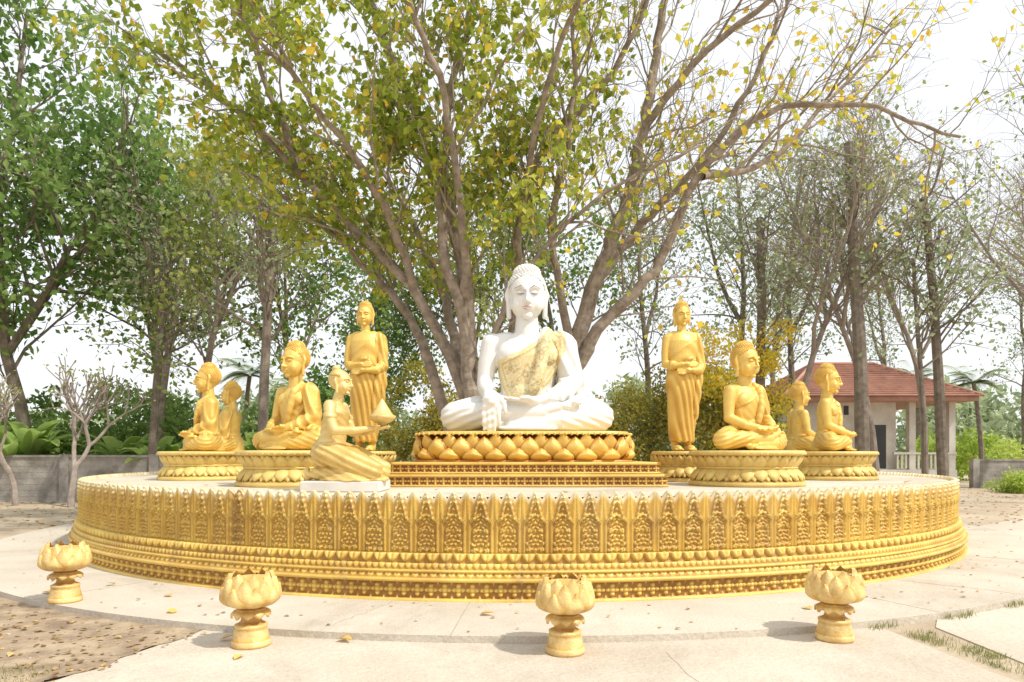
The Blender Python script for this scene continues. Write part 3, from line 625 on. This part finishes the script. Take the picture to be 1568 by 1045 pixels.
f_,L_=path_se(0,-.56,.09,.09,2); petals(g,f_,L_,12,0,prof(.0,.075,.70,.785,.04,.02),.01,nu=4,nv=5,edge=.3)
obj('offering_bowl',g.mesh('offering_bowl',M_kneel),parent=K)
g=Geo(); g.box((-2.02,8.35,1.127),(.47,.36,.063)); o=obj('white_statue_plinth',g.mesh('plinth',M_plaster,False)); bv=o.modifiers.new('b','BEVEL'); bv.width=.012

# ------------------------------------------------------------ foreground lotus posts
def post_mesh():
    g=Geo()
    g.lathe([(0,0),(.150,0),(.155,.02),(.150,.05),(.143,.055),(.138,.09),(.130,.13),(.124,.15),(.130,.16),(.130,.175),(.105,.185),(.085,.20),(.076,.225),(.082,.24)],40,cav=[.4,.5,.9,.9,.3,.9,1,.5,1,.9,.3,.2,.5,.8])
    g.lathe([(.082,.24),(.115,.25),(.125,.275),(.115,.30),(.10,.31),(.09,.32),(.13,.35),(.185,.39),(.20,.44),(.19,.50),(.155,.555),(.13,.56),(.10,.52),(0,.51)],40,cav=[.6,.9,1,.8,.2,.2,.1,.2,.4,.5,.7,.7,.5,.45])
    f,L=path_se(0,0,.02,.02,2)
    def bud(r,z,w): return [(a-.02,b,c) for a,b,c in zip(r,z,w)]
    W=[.05,.075,.09,.092,.085,.065,.035,.004]
    petals(g,f,L,8,0,bud([.09,.15,.195,.215,.215,.20,.185,.175],[.33,.345,.385,.43,.475,.53,.575,.605],W),.035,edge=.4)
    petals(g,f,L,8,.5,bud([.10,.165,.21,.232,.235,.225,.212,.205],[.325,.34,.37,.41,.45,.495,.535,.565],W),.035,edge=.4)
    petals(g,f,L,8,0,bud([.11,.165,.21,.238,.245,.24,.235,.232],[.32,.33,.35,.38,.41,.445,.475,.50],[x*.95 for x in W]),.04,edge=.45)
    petals(g,f,L,10,0,bud([.10,.125,.145,.155,.16,.16,.158,.155],[.30,.295,.285,.275,.265,.252,.243,.235],[.03,.04,.045,.046,.042,.032,.018,.003]),.015,edge=.4)
    return g.mesh('lotus_bud_post',M_post)
PM=post_mesh()
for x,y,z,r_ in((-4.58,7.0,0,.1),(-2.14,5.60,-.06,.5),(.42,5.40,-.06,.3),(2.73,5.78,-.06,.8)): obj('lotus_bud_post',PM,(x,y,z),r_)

# ------------------------------------------------------------ trees
class TreeB:
    def __init__(s): s.P=[];s.R=[];s.S=[];s.L=[]
    def tube(s,P,r,sides): s.P.append(np.asarray(P,float)); s.R.append(np.asarray(r,float)); s.S.append(sides)
    def build(s,name,mats,leafsize,lv=None,down=.3,asp=.62):
        Vs=[];Fs=[];n0=0
        for P,r,k in zip(s.P,s.R,s.S):
            T=np.gradient(P,axis=0); T/=np.linalg.norm(T,axis=1)[:,None]+1e-9
            mT=T.mean(0); ref=np.array((0,0,1.)) if abs(mT[2])<.7 else np.array((1.,.2,0))
            A=np.cross(T,ref); A/=np.linalg.norm(A,axis=1)[:,None]+1e-9; B_=np.cross(T,A)
            a=np.arange(k)/k*2*math.pi
            V=P[:,None]+r[:,None,None]*(A[:,None]*np.cos(a)[None,:,None]+B_[:,None]*np.sin(a)[None,:,None])
            m_=len(P); i,j=np.meshgrid(np.arange(m_-1),np.arange(k),indexing='ij'); j2=(j+1)%k
            Fs.append((np.stack([i*k+j,i*k+j2,(i+1)*k+j2,(i+1)*k+j],-1).reshape(-1,4))+n0); Vs.append(V.reshape(-1,3)); n0+=m_*k
        V=np.vstack(Vs);F=np.vstack(Fs); mi=np.zeros(len(F),int); at=np.zeros(len(V))
        if len(s.L):
            Lc=np.array(s.L); lvv,lm=lv(Lc)
            LV,LF=leaf_quads(Lc,leafsize,down,asp); 
            F=np.vstack([F,LF+len(V)]); mi=np.r_[mi,lm]; V=np.vstack([V,LV]); at=np.r_[at,np.repeat(lvv,4)]
        return mesh_np(name,V,F,mats,False,{'lv':at},mi)
def norm(v): return v/(np.linalg.norm(v)+1e-9)
def wander(p,d,L,n,wob,trop):
    P=[p]; 
    for i in range(n):
        d=norm(d+rng.normal(size=3)*wob+np.array((0,0,trop))); p=p+d*L/n; P.append(p)
    return np.array(P),d
def grow(T,p,d,L,r,lvl,cfg):
    c=cfg[lvl]; n=c.get('seg',5)
    P,de=wander(p,d,L,n,c.get('wob',.15),c.get('trop',.03))
    T.tube(P,np.linspace(r,max(r*c.get('tap',.35),.004),n+1),c.get('sides',4))
    sub(T,P,r,lvl,cfg,c.get('t0',.25))
def sub(T,P,r,lvl,cfg,t0=.25,frac=1.0):
    c=cfg[lvl]; n=len(P)-1
    if lvl+1<len(cfg):
        cn=cfg[lvl+1]; L=np.linalg.norm(np.diff(P,axis=0),axis=1).sum(); k=max(1,int(L*c['dens']*frac+rng.uniform(0,1)))
        for i in range(k):
            t_=t0+(1-t0)*(i+rng.uniform(0,1))/k; q=min(t_*n,n-1e-4); a=int(q); pt=P[a]+(P[a+1]-P[a])*(q-a); dd=norm(P[a+1]-P[a])
            rn=norm(np.cross(dd,rng.normal(size=3))); ang=rng.uniform(*cn.get('ang',(.5,1.1)))
            nd=dd*math.cos(ang)+rn*math.sin(ang); nd[2]+=cn.get('up',.1)
            LL=rng.uniform(*cn['len'])*(1.15-.45*t_); rr=min(cn['r']*LL/cn['len'][1]*1.0,r*.7)
            grow(T,pt,norm(nd),LL,rr,lvl+1,cfg)
    else:
        k=T.lp(P) if hasattr(T,'lp') else c['leaves']
        k=int(k+rng.uniform(0,1))
        for i in range(k):
            q=rng.uniform(.15,1)*n; a=min(int(q),n-1); T.L.append(P[a]+(P[a+1]-P[a])*(q-a)+rng.normal(size=3)*c.get('spr',.04))
def spline(pts,n=6):
    P=np.array(pts,float); out=[]
    Pp=np.vstack([2*P[0]-P[1],P,2*P[-1]-P[-2]])
    for i in range(1,len(Pp)-2):
        for k in range(n):
            t=k/n; a,b,c,d=Pp[i-1],Pp[i],Pp[i+1],Pp[i+2]
            out.append(.5*((2*b)+(c-a)*t+(2*a-5*b+4*c-d)*t*t+(3*b-a-3*c+d)*t**3))
    out.append(P[-1]); out=np.array(out); out+=rng.normal(size=out.shape)*.03; return out
bod=TreeB()
def lp(P):
    x=P[-1][0]
    base=6.3 if x<0 else (6.3-1.9*x if x<2.9 else .9)
    return max(base,.8)*(.50+.95*(.5+.5*math.sin(P[-1][0]*1.9+P[-1][1]*1.3)*math.sin(P[-1][2]*1.7)))
bod.lp=lp
limbs=[([(-.65,15,.9),(-.9,15,2.9),(-1.0,15,4.7),(-1.2,14.8,6.2),(-1.8,14.6,8.2),(-2.7,14.4,10.3),(-3.3,14.2,12)],.22,.06),
([(-.9,15.3,1),(-1.1,15.3,3.0),(-2.1,15.2,5.0),(-3.3,15,6.3),(-4.5,14.8,7.5),(-6,14.5,9.0),(-7.4,14.2,9.9)],.17,.04),
([(-1.3,15.8,1),(-1.7,15.8,3.0),(-2.4,15.9,4.7),(-3.3,16,5.8),(-4.6,16,7.0),(-6.0,15.8,8)],.16,.04),
([(-.2,15.6,1),(0,15.6,3.4),(.1,15.6,5.6),(.25,15.6,7.4),(1,15.5,8.8),(2.15,15.3,9.9),(3,15,11.5)],.18,.05),
([(.7,15.9,1),(1.1,15.8,2.5),(1.6,15.8,4.4),(2.2,15.7,6.2),(2.7,15.6,7.5),(3.0,15.5,9),(3.3,15.4,10.9),(3.6,15.3,12.8)],.26,.07),
([(1.3,15.7,3.0),(1.9,15.5,4.3),(3.2,15.3,5.65),(4.1,15,7.6),(5.5,14.7,8.9),(7.4,14.5,8.9),(9.3,14.2,8.1)],.17,.03),
([(2.0,15.7,5.6),(3.0,15.9,6.9),(4.5,15.6,8.4),(5.6,15.2,10.4),(6.4,15,12.5)],.13,.03),
([(-1.0,15,4.5),(-1.0,14,6.2),(-1.3,12.8,8.2),(-1.9,11.8,9.7),(-2.4,10.9,10.6)],.11,.03),
([(-2.1,15.2,5.1),(-2.8,13.9,6.9),(-3.9,12.7,8.3),(-4.9,11.7,9.2)],.10,.03),
([(.1,15.6,5.6),(.3,14.2,7.4),(.9,12.8,9.2),(1.7,11.6,10.5)],.10,.03),
([(-.9,15,3.6),(-1.5,14.5,6.4),(-1.4,14.3,8.5),(-.9,14.2,10.5),(-.6,14,12.3)],.14,.04),
([(-1.1,15.5,3.4),(-1.9,16.8,6),(-3.0,18,8.3),(-4,19,10)],.14,.04),
([(3.0,15.5,9),(4.4,14.4,10.3),(6.5,13.4,11.2),(8.5,12.6,11.4)],.10,.02),
([(4.1,15,7.6),(5.8,15.6,8.2),(7.8,16.2,10.2),(9.4,16.5,12)],.10,.02),
([(-.9,15,2.4),(-.35,14.7,4.3),(.9,14.4,6.1),(2.4,14.1,7.2),(3.8,13.8,7.7)],.09,.02),
([(-4.5,14.8,7.5),(-5.2,14.2,9.4),(-5.6,13.8,11.6)],.09,.02),([(1.4,15.8,4.0),(.9,15.2,6.4),(1.3,14.6,9),(1.2,14.2,11.8)],.11,.03)]
cfgB=[dict(dens=2.0),dict(len=(1.4,3.2),r=.038,dens=2.5,seg=6,wob=.16,trop=.05,sides=5,up=.25,ang=(.4,1.0)),
      dict(len=(.7,1.6),r=.015,dens=2.8,seg=4,wob=.18,trop=.03,sides=3,up=.1),dict(len=(.3,.75),r=.007,dens=0,seg=2,wob=.2,sides=3,spr=.07,up=0)]
for pts,r0,r1 in limbs:
    P=spline(pts); m_=len(P); rr=np.linspace(0,1,m_); rad=r0+(r1-r0)*rr**.8
    if pts[0][2]<1.2: rad=rad*(1+.6*np.exp(-rr*14))
    bod.tube(P,rad,10); sub(bod,P,r0,0,cfgB,.38 if pts[0][2]<1.5 else .15)
def lvB(Cn):
    n=len(Cn); x=Cn[:,0]+rng.normal(size=n)*.8; v=np.clip(rng.beta(2,1.9,n)*.85+.12*np.sin(Cn[:,0]*2.3)*np.sin(Cn[:,2]*2.1),0,.84)
    pr=rng.uniform(0,1,n); v=np.where(pr<.07,rng.uniform(.86,1,n),v); v=np.where((x>-1)&(pr<.22),rng.uniform(.7,.95,n),v)
    lm=np.where(x>3.0,2,1); v=np.where(x>3.0,rng.uniform(0,1,n),v); return v,lm
obj('bodhi_tree',bod.build('bodhi_tree',[M_bark,M_bodhi,M_ylw],.18,lvB,down=.5,asp=.72))
def simple_tree(name,H,r,lean,cfg,lmat,leafsize,bark,crown0=.35,extra=2,down=.3,exh=(.25,.5)):
    T=TreeB(); P=[np.zeros(3)]; d=np.array((lean,0,1.))
    n=10
    for i in range(n): d=norm(d+rng.normal(size=3)*.06+np.array((0,0,.08))); P.append(P[-1]+d*H/n)
    P=np.array(P); T.tube(P,np.linspace(r,r*.22,n+1),8); sub(T,P,r,0,cfg,crown0)
    for e in range(extra):
        t_=rng.uniform(*exh); p=P[int(t_*n)]; a=rng.uniform(0,6.28); Q,_=wander(p,norm(np.array((math.cos(a)*.55,math.sin(a)*.55,.9))),H*.5,6,.08,.06)
        T.tube(Q,np.linspace(r*.55,r*.12,7),6); sub(T,Q,r*.5,0,cfg,.2)
    def lv(Cn):
        n_=len(Cn); return np.clip(rng.beta(2,2.5,n_)+.18*np.sin(Cn[:,0]*1.7+Cn[:,2]*1.3),0,1),np.ones(n_,int)
    return T.build(name,[bark,lmat],leafsize,lv,down)
def cfg(l1,l2,l3,d0,d1,d2,lv,spr=.12,r1=.06,r2=.022,r3=.010):
    return [dict(dens=d0),dict(len=l1,r=r1,dens=d1,seg=5,wob=.14,trop=.04,sides=4,up=.25,ang=(.6,1.2)),dict(len=l2,r=r2,dens=d2,seg=3,wob=.2,sides=3,up=.1),dict(len=l3,r=r3,dens=0,seg=2,wob=.2,sides=3,leaves=lv,spr=spr)]
leafyA=simple_tree('leafyA',14,.2,.03,cfg((2.0,4.4),(1,2),(.4,.9),2.0,2.0,1.8,10,.26),M_lf1,.25,M_bark2,.2,2)
leafyB=simple_tree('leafyB',11,.16,-.05,cfg((1.6,3.6),(1,1.8),(.4,.9),1.9,2.0,1.8,10,.24),M_lf2,.20,M_bark2,.35,2,exh=(.4,.55))
leafyC=simple_tree('leafyC',12,.16,.05,cfg((1.4,3.2),(.8,1.6),(.4,.8),1.8,2.0,1.8,9,.24),M_lf1,.23,M_bark,.35,2,exh=(.4,.55))
greyA=simple_tree('greyA',15,.2,.02,cfg((1.6,3.4),(.9,1.8),(.4,.9),1.7,2.0,1.8,7,.28),M_lf3,.19,M_bark2,.36,1,exh=(.45,.6))
bareA=simple_tree('bareA',13,.14,.04,cfg((1.8,3.8),(1,2.2),(.5,1.1),2.2,2.3,2.4,.7,.1,.045,.018,.008),M_lf2,.16,M_twig,.45,2,exh=(.45,.6))
def frangi():
    T=TreeB()
    def rec(p,d,L,r,l):
        P,de=wander(p,d,L,4,.12,.10); T.tube(P,np.linspace(r,r*.8,5),7)
        if l==0:
            for i in range(2): T.L.append(P[-1]+rng.normal(size=3)*.05)
            return
        k=3 if rng.uniform()<.5 else 2; a0=rng.uniform(0,6.28)
        for i in range(k):
            a=a0+i*6.28/k+rng.uniform(-.3,.3); sd=norm(np.cross(de,(math.cos(a),math.sin(a),.3))); rec(P[-1],norm(de*.9+sd*.6+np.array((0,0,.12))),L*rng.uniform(.74,.95),r*.70,l-1)
    rec(np.zeros(3),norm(np.array((-.12,0,1.))),1.2,.11,5)
    return T.build('frangi',[M_twig,M_lf2],.12,lambda Cn:(rng.uniform(0,1,len(Cn)),np.ones(len(Cn),int)))
FR=frangi()
for nm,me,x,y,sc,rz in [
 ('broadleaf_tree',leafyA,-17.5,25,1.25,0),('broadleaf_tree',leafyA,-20.5,21.5,1.15,2),('broadleaf_tree',leafyC,-13,25,1.15,1),
 ('light_leaf_tree',leafyB,-10.0,22.0,1.0,0.5),('broadleaf_tree',leafyA,-5.4,31,.8,5),('broadleaf_tree',leafyC,-8.2,27,.95,3.6),
 ('light_leaf_tree',leafyB,-1,28,1.1,2.2),('broadleaf_tree',leafyC,2.5,29,1.05,2),('light_leaf_tree',leafyB,-14.6,29,1.1,2.8),
 ('grey_leaf_tree',greyA,5.6,28,.85,0),('grey_leaf_tree',greyA,9.6,29,.95,2),('grey_leaf_tree',greyA,12.8,31,.95,5),('grey_leaf_tree',greyA,16.5,43,1.05,4),('grey_leaf_tree',greyA,24.5,45,1.0,1),('grey_leaf_tree',greyA,33,44,1.0,3),
 ('bare_tree',bareA,10.0,24.5,1.0,1),('bare_tree',bareA,15.8,26,1.0,3),('bare_tree',bareA,20.0,24.5,1.1,5),('bare_tree',bareA,25,30,1.15,2.2),('bare_tree',bareA,12.6,23.5,.95,4.2),('bare_tree',bareA,18.0,21.8,1.0,.4),('bare_tree',bareA,29,33,1.1,5.1),
 ('frangipani_tree',FR,-13.3,20.6,.95,0),('frangipani_tree',FR,-15.4,21.2,.85,2)]:
    obj(nm,me,(x,y,-.1),rz,sc)
def trunk(name,x,y,h,r,lean=0):
    T=TreeB(); P,_=wander(np.zeros(3),norm(np.array((lean,0,1.))),h,9,.02,.02); T.tube(P,np.linspace(r,r*.6,10),9)
    c=cfg((1.5,3.0),(.9,1.6),(.4,.8),2.2,2.0,1.8,5,.2); sub(T,P,r,0,c,.5)
    def lv(Cn): return rng.uniform(0,1,len(Cn)),np.ones(len(Cn),int)
    obj(name,T.build(name,[M_bark2,M_lf3],.18,lv),(x,y,-.1))
trunk('slim_tree',-6.95,19.0,9,.16); trunk('slim_tree',-12.3,23,9,.15,.1); trunk('slim_tree',11.45,22.2,12,.24,-.03); trunk('slim_tree',13.2,21.8,8,.09); trunk('slim_tree',14.1,22.3,10,.18,-.02); trunk('slim_tree',8.8,24,10,.2)

def mass(name,clumps,n,size,m,stems=0,asp=.5,down=.2):
    cl=np.array(clumps); w_=cl[:,3]*cl[:,4]; idx=rng.choice(len(cl),n,p=w_/w_.sum()); c=cl[idx]
    d=rng.normal(size=(n,3)); d/=np.linalg.norm(d,axis=1)[:,None]; rr=rng.uniform(.45,1.15,n)[:,None]
    P=c[:,:3]+d*rr*np.c_[c[:,3],c[:,3],c[:,4]]; k=P[:,2]>-.05; P=P[k]; idx=idx[k]
    V,F=leaf_quads(P,size,down,asp); tone=np.clip(.5+.25*np.sin(idx*12.9)+rng.normal(0,.17,len(P)),0,1)
    obj(name,mesh_np(name,V,F,m,False,{'lv':np.repeat(tone,4)}))
def clumps(x0,x1,y0,y1,hf,n,r=(.5,1.1)):
    out=[]
    for i in range(n):
        x=rng.uniform(x0,x1);y=rng.uniform(y0,y1);H=hf(x); q=rng.uniform(*r); out.append((x,y,rng.uniform(0,1)**.8*(H-q*.5),q,q*rng.uniform(.7,1.1)))
    return out
mass('yellow_green_hedge',clumps(-5.2,9,24.2,25.6,lambda x:4.5+.8*math.sin(x*1.3)+.5*math.sin(x*3.1),130,(.45,.9)),32000,.16,M_hedge)
mass('undergrowth_shrubs',clumps(-34,-5,25,29,lambda x:3.8+1.0*math.sin(x*.7)+.6*math.sin(x*2.3),190,(.5,1.2)),32000,.28,M_lf1)
mass('undergrowth_shrubs',clumps(5,11.5,27,29,lambda x:4.6+1.0*math.sin(x*1.1),60,(.5,1.1)),13000,.2,M_lf3)
mass('orange_leaf_shrub',clumps(6.6,9.4,23.2,24.2,lambda x:6.2,30,(.35,.7)),4500,.16,M_ylw)
mass('weed_field',clumps(22,56,39,46,lambda x:2.7+.4*math.sin(x),150,(.5,1.0)),17000,.35,M_weed)
mass('weed_patch',clumps(20.5,27,27.5,30,lambda x:.6,40,(.25,.5)),5000,.16,M_weed)
mass('distant_woodland',clumps(-75,75,66,80,lambda x:6.5+2.0*math.sin(x*.17)+1.5*math.sin(x*.5+1),260,(1.6,3.4)),38000,.95,M_far_haze)
M_ban=leaf_mat('banana_leaves',[(0,(.16,.22,.08)),(.6,(.28,.43,.11)),(1,(.45,.58,.18))],.55)
def banana():
    V=[];F=[];A=[];n0=0
    def strip(p,a,L,w_,up):
        nonlocal n0
        k=9
        for i in range(k+1):
            t_=i/k; x=L*t_*.75; z=L*(up*t_-.75*t_*t_); ww=w_*math.sin(math.pi*min(t_*.93+.06,1))**.6
            for sgn in(-1,0,1):
                lx=x; ly=sgn*ww; lz=z+abs(sgn)*ww*.35
                V.append((p[0]+lx*math.cos(a)-ly*math.sin(a),p[1]+lx*math.sin(a)+ly*math.cos(a),p[2]+lz)); A.append(.65+.3*t_)
        for i in range(k):
            for j in range(2): F.append((n0+i*3+j,n0+i*3+j+1,n0+i*3+j+4,n0+i*3+j+3))
        n0+=(k+1)*3
    for st in range(4):
        bx,by=rng.uniform(-.8,.8,2); h=rng.uniform(1.0,1.8); k=8
        for i in range(2):
            for j in range(k):
                a=2*math.pi*j/k; r=.13-.05*i; V.append((bx+r*math.cos(a),by+r*math.sin(a),i*h)); A.append(.3)
        for j in range(k): F.append((n0+j,n0+(j+1)%k,n0+k+(j+1)%k,n0+k+j))
        n0+=2*k
        for l in range(8): strip((bx,by,h),rng.uniform(0,6.28),rng.uniform(1.5,2.3),.28,rng.uniform(.7,1.5))
    return mesh_np('banana',V,F,M_ban,False,{'lv':A})
bn=banana()
for x,y,sc,rz in((-17.2,23.9,1,0),(-14.4,24.2,.85,1),(-19.5,24.2,1.0,2),(-12.2,24.0,.8,3),(-7.6,23.9,.8,4),(-22.5,24.6,1.1,5),(-9.6,24.3,.9,1),(27.5,34,.9,2)): obj('banana_plant',bn,(x,y,-.1),rz,sc)
def palm():
    T=TreeB(); P,_=wander(np.zeros(3),np.array((.03,0,1.)),6,6,.03,0); T.tube(P,np.linspace(.16,.11,7),8); top=P[-1]
    LV=[]
    for i in range(26):
        a=rng.uniform(0,6.28); up=rng.uniform(.1,1.3); L=rng.uniform(1.6,2.4); d=np.array((math.cos(a),math.sin(a),0)); s_=np.array((-math.sin(a),math.cos(a),0))
        for k in range(24):
            t_=k/23; p=top+d*L*t_*.85+np.array((0,0,L*(up*t_-.8*t_*t_)))
            for sg in(-1,1):
                w_=.6*math.sin(math.pi*(t_*.9+.08)); q=p+s_*sg*w_+d*.2+np.array((0,0,-.18*w_)); e=d*.05
                LV+= [p-e,p+e,q+e*.2,q-e*.2]
    s0=T.build('tmpm',[M_bark2,M_lf3],.1)
    V0=np.zeros(len(s0.vertices)*3,np.float32); s0.vertices.foreach_get('co',V0); V0=V0.reshape(-1,3); F0=np.array([list(p.vertices) for p in s0.polygons])
    LV=np.array(LV); LF=np.arange(len(LV)).reshape(-1,4)+len(V0)
    return mesh_np('palm',np.vstack([V0,LV]),np.vstack([F0,LF]),[M_bark2,M_lf3],False,{'lv':np.r_[np.zeros(len(V0)),rng.uniform(.2,.8,len(LV)//4).repeat(4)]},np.r_[np.zeros(len(F0),int),np.ones(len(LF),int)])
pm=palm()
for x,y,sc in((-14.8,38,1.0),(-12.6,40,.9),(26.5,38.5,.95),(27.5,46,1.1),(-11,36,.8)): obj('palm_tree',pm,(x,y,-.1),x,sc)

# ------------------------------------------------------------ walls & house
def wall(name,x0,x1,y,h,m,pitch=3.0,rz=0):
    e=empty(name,((x0+x1)/2,y,-.08),rz); g=Geo(); hl=(x1-x0)/2
    g.box((0,0,h/2),(hl,.09,h/2)); g.box((0,0,h+.04),(hl+.02,.13,.04))
    k=int((x1-x0)/pitch)
    for i in range(k+1): g.box((-hl+i*(2*hl/k),-.02,(h+.1)/2),(.15,.15,(h+.1)/2))
    for zz in np.arange(.2,h,.2): g.box((0,-.091,zz),(hl,.004,.006))
    obj('blocks',g.mesh(name,m,False),parent=e)
wall('concrete_block_wall',-36,-6,23,1.5,M_wall); 
wall('concrete_block_wall',22.0,46,32.5,1.3,M_wall,2.5); wall('concrete_block_wall',8,12.2,31,1.2,M_wall)
hs=empty('red_roofed_house',(17.2,35.5,-.1)); g=Geo()
g.box((-1.2,0,2.15),(2.5,2.6,2.15)); g.box((0,0,.45),(4.0,3.0,.45))
obj('walls',g.mesh('walls',M_plaster,False),parent=hs)
g=Geo()
for x in(-1.9,-1.5,-1.1): g.box((x,-2.605,3.75),(.12,.01,.22))
g.box((.4,-2.605,2.0),(.42,.012,1.05)); g.box((-2.0,-2.605,2.2),(.5,.012,.6)); obj('openings',g.mesh('openings',M_dark,False),parent=hs)
g=Geo()
for x in(1.9,3.8): 
    for y in(-2.8,2.6): g.box((x,y,2.4),(.15,.15,2.0))
for x in np.arange(1.2,3.8,.2): g.box((x,-2.9,1.3),(.045,.04,.35))
g.box((2.5,-2.9,1.68),(1.5,.07,.05)); obj('veranda_columns',g.mesh('veranda_columns',M_plaster,False),parent=hs)
g=Geo(); ex,ey,ez=4.6,3.9,4.35; rx,rz_=1.6,6.3
g.add([(-ex,-ey,ez),(ex,-ey,ez),(ex,ey,ez),(-ex,ey,ez),(-rx,0,rz_),(rx,0,rz_)],[(0,1,5,4),(1,2,5),(2,3,4,5),(3,0,4),(0,3,2,1)])
for i in range(16):
    t_=i/16; z=ez+(rz_-ez)*t_; hx=ex+(rx-ex)*t_; hy=ey*(1-t_); g.box((0,-hy-.0,z+.03),(hx,.05,.03)); g.box((hx,0,z+.03),(.05,hy,.03)); g.box((-hx,0,z+.03),(.05,hy,.03))
g.cap((-rx,0,rz_+.03),.1,(rx,0,rz_+.03),.1)
for sx in(-1,1): g.cap((sx*ex,-ey,ez+.03),.08,(sx*rx,0,rz_+.03),.08); g.cap((sx*ex,ey,ez+.03),.08,(sx*rx,0,rz_+.03),.08)
g.box((0,0,ez-.12),(ex-.1,ey-.1,.1)); obj('tiled_roof',g.mesh('tiled_roof',M_tile,False),parent=hs)
print('done')
